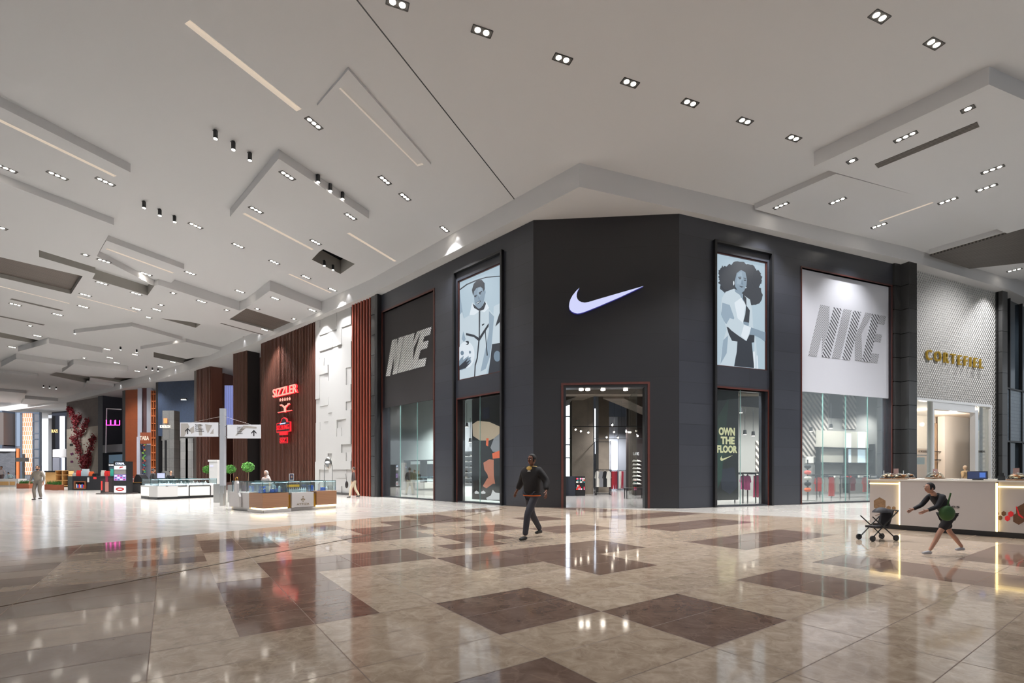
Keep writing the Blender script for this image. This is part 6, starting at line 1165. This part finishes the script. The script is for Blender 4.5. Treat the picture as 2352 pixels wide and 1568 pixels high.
def person(label, loc, rot, H, J, c, fingers=False, hair=True, bare=False, sleeves=True, hood=None, beard=False, group=None, legs=True):
    s = H / 1.75; t = thing('person', label, 'person', loc, rot, group)
    D = dict(pelvis=(0, 0, .95), belly=(0, 0, 1.08), chest=(0, 0, 1.28), neck=(0, .01, 1.47), head=(0, 0, 1.60), sl=(.17, 0, 1.41), el=(.25, .04, 1.14), wl=(.26, -.06, .9), sr=(-.17, 0, 1.41), er=(-.25, .04, 1.14), wr=(-.26, -.06, .9),
             hl=(.09, 0, .9), kl=(.1, -.06, .5), al=(.1, 0, .09), tl=(.11, -.13, .05), hr=(-.09, 0, .9), kr=(-.1, .0, .5), ar=(-.1, .12, .09), tr=(-.11, 0, .05)); D.update({k_: v_ for k_, v_ in J.items() if k_ != 'tilt'})
    P = {k: Vector(v) * s for k, v in D.items()}; r = lambda *a: tuple(x * s for x in a)
    sk = mat('skin_%d' % c['skin'][0], c['skin'], .55)
    V = dict(pelvis=(P['pelvis'], r(.12, .09)), belly=(P['belly'], r(.11, .085)), chest=(P['chest'], r(.13, .095)), neck=(P['neck'], r(.05, .052)), hb=(P['neck'].lerp(P['head'], .45), r(.052, .06)))
    E_ = [('pelvis', 'belly'), ('belly', 'chest'), ('chest', 'neck'), ('neck', 'hb')]
    for S in 'lr':
        V['s' + S] = (P['s' + S], r(.052, .052)); V['e' + S] = (P['e' + S], r(.036, .036)); V['w' + S] = (P['w' + S], r(.024, .026)); E_ += [('chest', 's' + S), ('s' + S, 'e' + S), ('e' + S, 'w' + S)]
        d = (P['w' + S] - P['e' + S]).normalized(); side_ = Vector((1 if S == 'l' else -1, 0, 0)); pm = P['w' + S] + d * .075 * s; V['p' + S] = (pm, r(.018, .032)); E_.append(('w' + S, 'p' + S))
        u = Vector((0, 1, 0)) - d * d.y
        u = u.normalized() if u.length > .1 else Vector((0, 0, 1)); cv = -side_
        if fingers:
            for i, (o_, L_) in enumerate([(-.03, .07), (-.011, .08), (.009, .076), (.028, .06)]):
                b_ = pm + u * o_ * s + d * .02 * s; V['f%s%da' % (S, i)] = (b_, r(.0095, .0095)); V['f%s%db' % (S, i)] = (b_ + d * L_ * .5 * s + cv * .006 * s, r(.0085, .0085)); V['f%s%dc' % (S, i)] = (b_ + d * L_ * .95 * s + cv * .028 * s, r(.007, .007)); E_ += [('p' + S, 'f%s%da' % (S, i)), ('f%s%da' % (S, i), 'f%s%db' % (S, i)), ('f%s%db' % (S, i), 'f%s%dc' % (S, i))]
            b_ = P['w' + S] + d * .03 * s - u * .03 * s; V['t%sa' % S] = (b_, r(.011, .011)); V['t%sb' % S] = (b_ + (d - u * .7).normalized() * .05 * s + cv * .01 * s, r(.009, .009)); E_ += [('w' + S, 't%sa' % S), ('t%sa' % S, 't%sb' % S)]
        else: V['q' + S] = (pm + d * .07 * s, r(.012, .03)); E_.append(('p' + S, 'q' + S))
        if legs:
            V['h' + S] = (P['h' + S], r(.085, .085)); V['k' + S] = (P['k' + S], r(.055, .055)); V['c' + S] = (P['k' + S].lerp(P['a' + S], .35) + Vector((0, .01, 0)), r(.052, .052)); V['a' + S] = (P['a' + S], r(.034, .036)); E_ += [('pelvis', 'h' + S), ('h' + S, 'k' + S), ('k' + S, 'c' + S), ('c' + S, 'a' + S)]
    skinmesh('body', V, E_, sk, t)
    hc = P['head'] + Vector((0, -.01, .02)) * s; tilt = J.get('tilt', 0)
    m_ = MB(); m_.ell((0, 0, 0), r(.075, .095, .118), sk, 20, 14, fn=lambda p: (p[0] * (1 - .22 * max(0, -p[2])), p[1] * (1 - .1 * max(0, -p[2])) , p[2]))
    m_.ell(r(0, -.098, -.012), r(.014, .02, .028), sk, 8, 6); m_.ell(r(0, -.086, -.055), r(.026, .012, .008), mat('lips_tone', (150, 88, 80), .5), 8, 5)
    for x in (-1, 1): m_.ell(r(.032 * x, -.083, .012), r(.014, .01, .007), mat('eye_white', (225, 222, 218), .3), 8, 5); m_.ell(r(.032 * x, -.092, .012), r(.006, .004, .006), mat('iris_dark', (30, 22, 20), .2), 6, 5); m_.ell(r(.076 * x, .005, -.005), r(.012, .022, .032), sk, 8, 6); m_.box(*[v * s for v in (.02 * x - .014, -.094, .032, .045 * x + (.008 if x > 0 else -.008) * 1, -.084, .038)], mat('brow_dark', (40, 28, 24), .7)) if x > 0 else m_.box(*[v * s for v in (-.053, -.094, .032, -.02, -.084, .038)], mat('brow_dark', (40, 28, 24), .7))
    ho = m_.build('head', t, hc); ho.rotation_euler.x = tilt
    hm = mat('hair_%d' % c['hair'][0], c['hair'], .7)
    if hair:
        m_ = MB(); m_.ell((0, .016 * s, .018 * s), r(.086, .104, .118), hm, 20, 12, -25, 90, fn=lambda p: (p[0], p[1] if p[1] > -.55 or p[2] > .55 else -.55 * (1 if p[2] < .5 else 1), p[2])); m_.build('hair', ho)
    if beard: m_ = MB(); m_.ell((0, -.03 * s, -.075 * s), r(.062, .066, .045), hm, 12, 8); m_.build('beard', ho)
    if hood: m_ = MB(); HM = mat('hood_%d' % hood[0], hood, .7); m_.ell((0, .025 * s, .005), r(.1, .11, .14), HM, 18, 12, fn=lambda p: (p[0], max(p[1], -.45), p[2])); m_.lathe(0, .02, [(.13 * s, -.24 * s), (.1 * s, -.14 * s), (.07 * s, -.09 * s)], HM); m_.build('headscarf', ho)
    # clothing
    tm = mat('cloth_%d_%d_%d' % c['top'], c['top'], .8, var=.12, scale=20); k = c.get('bulk', 1.0)
    V = dict(pelvis=(P['pelvis'] + (P['pelvis'] - P['belly']) * c.get('tail', .3), r(.155 * k, .115 * k)), belly=(P['belly'], r(.14 * k, .11 * k)), chest=(P['chest'], r(.155 * k, .12 * k)), nk=(P['chest'].lerp(P['neck'], .8), r(.075, .075)))
    E_ = [('pelvis', 'belly'), ('belly', 'chest'), ('chest', 'nk')]
    for S in 'lr':
        V['s' + S] = (P['s' + S], r(.068 * k, .068 * k)); V['e' + S] = (P['e' + S], r(.055 * k, .055 * k)); E_ += [('chest', 's' + S), ('s' + S, 'e' + S)]
        if sleeves: V['w' + S] = (P['e' + S].lerp(P['w' + S], .93), r(.042 * k, .042 * k)); E_.append(('e' + S, 'w' + S))
    skinmesh('jacket' if k > 1 else 'top', V, E_, tm, t)
    if legs:
        pm_ = mat('cloth_%d_%d_%d' % c['leg'], c['leg'], .8); V = dict(pelvis=(P['pelvis'], r(.135, .105))); E_ = []
        for S in 'lr':
            V['h' + S] = (P['h' + S], r(.1, .1)); E_.append(('pelvis', 'h' + S))
            if bare: V['k' + S] = (P['h' + S].lerp(P['k' + S], .85), r(.105, .105)); E_.append(('h' + S, 'k' + S))
            else: V['k' + S] = (P['k' + S], r(.075, .075)); V['a' + S] = (P['a' + S] + Vector((0, 0, .0)), r(.058, .058)); E_ += [('h' + S, 'k' + S), ('k' + S, 'a' + S)]
        skinmesh('shorts' if bare else 'trousers', V, E_, pm_, t)
        for S in 'lr':
            a_, b_ = P['a' + S], P['t' + S]; d = (b_ - a_); d.z = 0; d.normalize(); z0 = a_.z - .09 * s; hl = a_ - d * .05 * s
            V = dict(a=(Vector((hl.x, hl.y, z0 + .05 * s)), r(.038, .038)), b=(Vector((a_.x, a_.y, z0 + .055 * s)) + d * .04 * s, r(.044, .044)), c=(Vector((a_.x, a_.y, z0 + .038 * s)) + d * .17 * s, r(.042, .03)))
            skinmesh('shoe', V, [('a', 'b'), ('b', 'c')], mat('shoe_%d' % c['shoe'][0], c['shoe'], .5), t)
    return t, P, s
def floorpt(px, py): return flo(px, py)
q = floorpt(1222, 1236)
t, P, s = person('person in a bulky black jacket with yellow-white scarf striding before the entrance', q, math.radians(-40), 1.8, dict(chest=(0, -.03, 1.28), sl=(.19, 0, 1.4), sr=(-.19, 0, 1.4), el=(.34, .05, 1.18), wl=(.42, -.08, .98), er=(-.34, .08, 1.18), wr=(-.44, .05, .98), kl=(.1, -.28, .52), al=(.1, -.36, .09), tl=(.1, -.5, .05), kr=(-.1, .12, .5), ar=(-.1, .42, .13), tr=(-.1, .3, .05)),
    dict(skin=(120, 78, 60), hair=(20, 18, 18), top=(30, 27, 28), leg=(54, 54, 62), shoe=(24, 22, 22), bulk=1.42, tail=.9), fingers=True)
m_ = MB(); m_.lathe(0, 0, [(.115, -.03), (.13, 0), (.12, .04), (.085, .06)], mat('scarf_yellow', (206, 172, 96), .8)); m_.lathe(0, 0, [(.125, -.06), (.118, -.03)], mat('scarf_white', (220, 214, 200), .8)); m_.build('scarf', t, P['neck'] - Vector((0, 0, .03)))
m_ = MB(); m_.lathe(0, 0, [(.2, -.012), (.205, .012)], mat('orange_band', (214, 110, 46), .7)); o = m_.build('waist_band', t, P['pelvis'] + Vector((0, -.005, -.06))); o.scale.y = .82
q = floorpt(87, 1148)
person('bearded man in a grey three-piece suit walking towards the camera', q, .12, 1.74, dict(el=(.27, .02, 1.15), wl=(.27, -.02, .9), er=(-.28, .0, 1.15), wr=(-.3, -.08, .92), kl=(.09, -.02, .5), al=(.07, .1, .12), tl=(.08, .0, .05), kr=(-.08, -.14, .52), ar=(-.05, -.12, .09), tr=(-.05, -.27, .05)), dict(skin=(180, 134, 108), hair=(44, 36, 32), top=(132, 124, 114), leg=(112, 104, 96), shoe=(40, 28, 24), bulk=1.06, tail=.7), beard=True, fingers=True)
mb = MB(); 
q = floorpt(812, 1143)
t, P, s = person('person in a dark coat and cream trousers walking beside the slatted strip', q, math.radians(-75), 1.68, dict(kl=(.1, -.15, .5), al=(.1, -.2, .09), tl=(.1, -.34, .05), kr=(-.1, .1, .48), ar=(-.1, .3, .12), tr=(-.1, .2, .05)), dict(skin=(170, 126, 104), hair=(50, 34, 28), top=(66, 54, 52), leg=(196, 180, 156), shoe=(50, 40, 38), bulk=1.1, tail=.6))
m_ = MB(); m_.ell((0, 0, 0), (.07, .18, .2), mat('dark_bag', (40, 36, 40), .5)); m_.tube((0, 0, .1), (-.05, 0, .6), .01, MATS['dark_bag']); one(m_, 'handbag', 'dark bag held by the person beside the slatted strip', 'bag', q + Vector((-.36, -.05, .72)))
q = floorpt(2170, 1272)
t, P, s = person('small person in black top, dark shorts and grey sneakers leaning and striding left', q, math.radians(-88), 1.3, dict(pelvis=(0, .06, .93), belly=(0, -.02, 1.06), chest=(0, -.16, 1.25), neck=(0, -.28, 1.41), head=(0, -.36, 1.51), sl=(.17, -.2, 1.36), sr=(-.17, -.2, 1.36), el=(.2, -.36, 1.12), wl=(.18, -.6, 1.02), er=(-.22, -.36, 1.12), wr=(-.2, -.6, 1.02), hl=(.09, .06, .88), hr=(-.09, .06, .88), kl=(.09, -.22, .5), al=(.08, -.44, .09), tl=(.08, -.58, .05), kr=(-.09, .2, .5), ar=(-.08, .5, .14), tr=(-.08, .38, .05)),
    dict(skin=(176, 132, 112), hair=(24, 20, 22), top=(26, 26, 32), leg=(36, 32, 34), shoe=(158, 156, 160), bulk=1.0, tail=.4), fingers=True, bare=True)
m_ = MB(); m_.ell((0, 0, 0), (.13, .07, .13), mat('green_bag', (48, 84, 36), .6)); m_.tube((0, 0, .1), (.08, .02, .34), .012, MATS['green_bag']); one(m_, 'shoulder_bag', 'dark green shoulder bag worn by the small striding person', 'bag', q + Vector((-.14, -.2, .72)))
# pushchair
q = floorpt(2015, 1240); t = thing('pushchair', 'small black folded pushchair in front of the honeycomb panel', 'pushchair', q, math.radians(-80)); BP = mat('pushchair_fabric', (30, 28, 34), .7)
m_ = MB(); m_.tube((-.14, .28, .06), (-.14, -.26, .5), .012, BLACK); m_.tube((.14, .28, .06), (.14, -.26, .5), .012, BLACK); m_.tube((-.14, -.28, .06), (-.14, .36, .62), .012, BLACK); m_.tube((.14, -.28, .06), (.14, .36, .62), .012, BLACK); m_.tube((-.14, .36, .62), (.14, .36, .62), .014, BLACK); m_.build('frame', t)
m_ = MB(); m_.box(-.13, -.16, .26, .13, .12, .3, BP); m_.add([(-.13, .12, .28), (.13, .12, .28), (.13, .24, .62), (-.13, .24, .62), (-.13, .15, .28), (.13, .15, .28), (.13, .27, .62), (-.13, .27, .62)], [(0, 1, 2, 3), (7, 6, 5, 4), (0, 4, 5, 1), (1, 5, 6, 2), (2, 6, 7, 3), (3, 7, 4, 0)], BP); m_.ell((0, .1, .52), (.15, .2, .16), BP, 12, 8, 20, 90); m_.build('seat', t)
for x in (-.16, .16):
    for y in (-.28, .28): m_ = MB(); m_.tube((x - .015, y, .06), (x + .015, y, .06), .06, BLACK, n=14); m_.build('wheel', t)
# staff behind kiosks
q = at(611, 1000, 19.3); person('woman in a white headscarf standing behind the perfume kiosk', (q.x, q.y, 0), math.radians(-15), 1.46, dict(tilt=.3), dict(skin=(196, 152, 128), hair=(30, 26, 26), top=(196, 184, 178), leg=(60, 56, 60), shoe=(40, 40, 42)), hood=(214, 204, 198), hair=False)
q = at(392, 1000, 28); person('dark-haired man in black leaning behind the white jewellery kiosk', (q.x, q.y, 0), math.radians(60), 1.50, dict(), dict(skin=(186, 142, 116), hair=(32, 26, 24), top=(24, 24, 28), leg=(30, 30, 34), shoe=(20, 20, 20)))
q = at(352, 1000, 28.6); person('person in black seen from behind beside the cosmetics counter', (q.x, q.y, 0), math.radians(150), 1.6, dict(), dict(skin=(178, 134, 110), hair=(28, 24, 24), top=(26, 26, 30), leg=(30, 30, 34), shoe=(20, 20, 20), bulk=1.1))
q = at(24, 1000, 47.6); person('person in a grey-green jacket bending over the white kiosk at left', (q.x, q.y, 0), math.radians(-100), 1.45, dict(chest=(0, -.12, 1.26), neck=(0, -.22, 1.42), head=(0, -.3, 1.53), sl=(.17, -.12, 1.38), sr=(-.17, -.12, 1.38)), dict(skin=(180, 136, 112), hair=(50, 42, 38), top=(128, 142, 146), leg=(60, 60, 66), shoe=(30, 30, 30)))
q = at(3, 1000, 50); person('person in a pale shirt standing at the left edge of the photo', (q.x, q.y, 0), math.radians(20), 2.0, dict(), dict(skin=(170, 126, 104), hair=(40, 34, 32), top=(206, 196, 198), leg=(84, 48, 44), shoe=(30, 30, 30)))
# ------------------------------------------------------------------ restaurant sign
t = thing('restaurant_sign', 'glowing red restaurant sign with bull emblem and badge on walnut slats', 'sign', WS.loc(0, 0, -.3), WS.rot)
RG = glow('red_neon_edge', (255, 20, 36), 1.3); PK = glow('salmon_letter', (255, 176, 156), .95); RD = glow('sign_red', (230, 20, 36), 1.0)
def wsx(x, y): return WS.sz(600 + x / 7.84, 840 + y / 7.84, -.3)
def signtext(s_, x0, x1, yb, yt, m, y, bold=0, ext=.03, side_=0):
    a = wsx(x0, yb); b = wsx(x1, yb); c = wsx((x0 + x1) / 2, yt); return textmesh(s_, b[0] - a[0], (c[1] - wsx((x0 + x1) / 2, yb)[1]), m, bold=bold, ext=ext).build('lettering', t, ((a[0] + b[0]) / 2, y, wsx((x0 + x1) / 2, yb)[1]))
o = signtext('SIZZLER', 215, 665, 530, 365, RG, .02, .03, .03); o = signtext('SIZZLER', 222, 655, 525, 372, PK, -.06, .01, .02)
mb = MB()
for i in range(5): a = wsx(350 + i * 42, 615 - i * 6); mb.plate([(a[0] + .13 * math.cos(k_ * .6283 + 1.571) * (1 if k_ % 2 == 0 else .5), a[1] + .13 * math.sin(k_ * .6283 + 1.571) * (1 if k_ % 2 == 0 else .5)) for k_ in range(10)], -.05, 0, PK)
mb.build('stars', t)
mb = MB()
for off, m in ((.03, RG), (-.0, PK)):
    g_ = 1.0
    for p in [[(335, 700), (375, 690), (420, 725), (470, 700), (480, 675), (518, 672), (515, 690), (490, 700), (445, 755), (448, 830), (415, 830), (412, 760), (370, 715), (340, 715)], [(300, 832), (555, 790), (555, 798), (300, 842)]]: mb.plate([(a[0] + (.03 if m is RG else 0), a[1] - (.04 if m is RG else 0)) for a in [wsx(x, y) for x, y in p]], off - .03, off, m)
mb.build('bull_emblem', t)
mb = MB(); mb.plate([wsx(x, y) for x, y in [(300, 1040), (370, 1020), (385, 960), (430, 925), (475, 950), (490, 1005), (545, 1000), (545, 1180), (490, 1185), (480, 1245), (350, 1250), (350, 1195), (300, 1205)]], -.1, .0, RD); mb.plate([wsx(x, y) for x, y in [(308, 1055), (378, 1035), (400, 965), (430, 945), (465, 965), (480, 1020), (536, 1012), (536, 1165), (308, 1185)]], -.11, -.1, mat('badge_black', (30, 12, 14), .4)); mb.build('badge', t)
signtext('SIZZLING', 312, 532, 1150, 1065, RD, -.13, .02); signtext('MEAT', 375, 470, 1050, 1030, glow('blue_white', (180, 190, 255), 1.5), -.13, .01)
mb = MB(); mb.plate([wsx(x, y) for x, y in [(352, 1290), (482, 1280), (482, 1390), (352, 1395)]], -.08, 0, RD); mb.plate([wsx(x, y) for x, y in [(357, 1296), (477, 1286), (477, 1384), (357, 1389)]], -.085, -.08, MATS['badge_black']); mb.build('badge', t); signtext('SIZ', 364, 472, 1380, 1300, RD, -.11, .02)
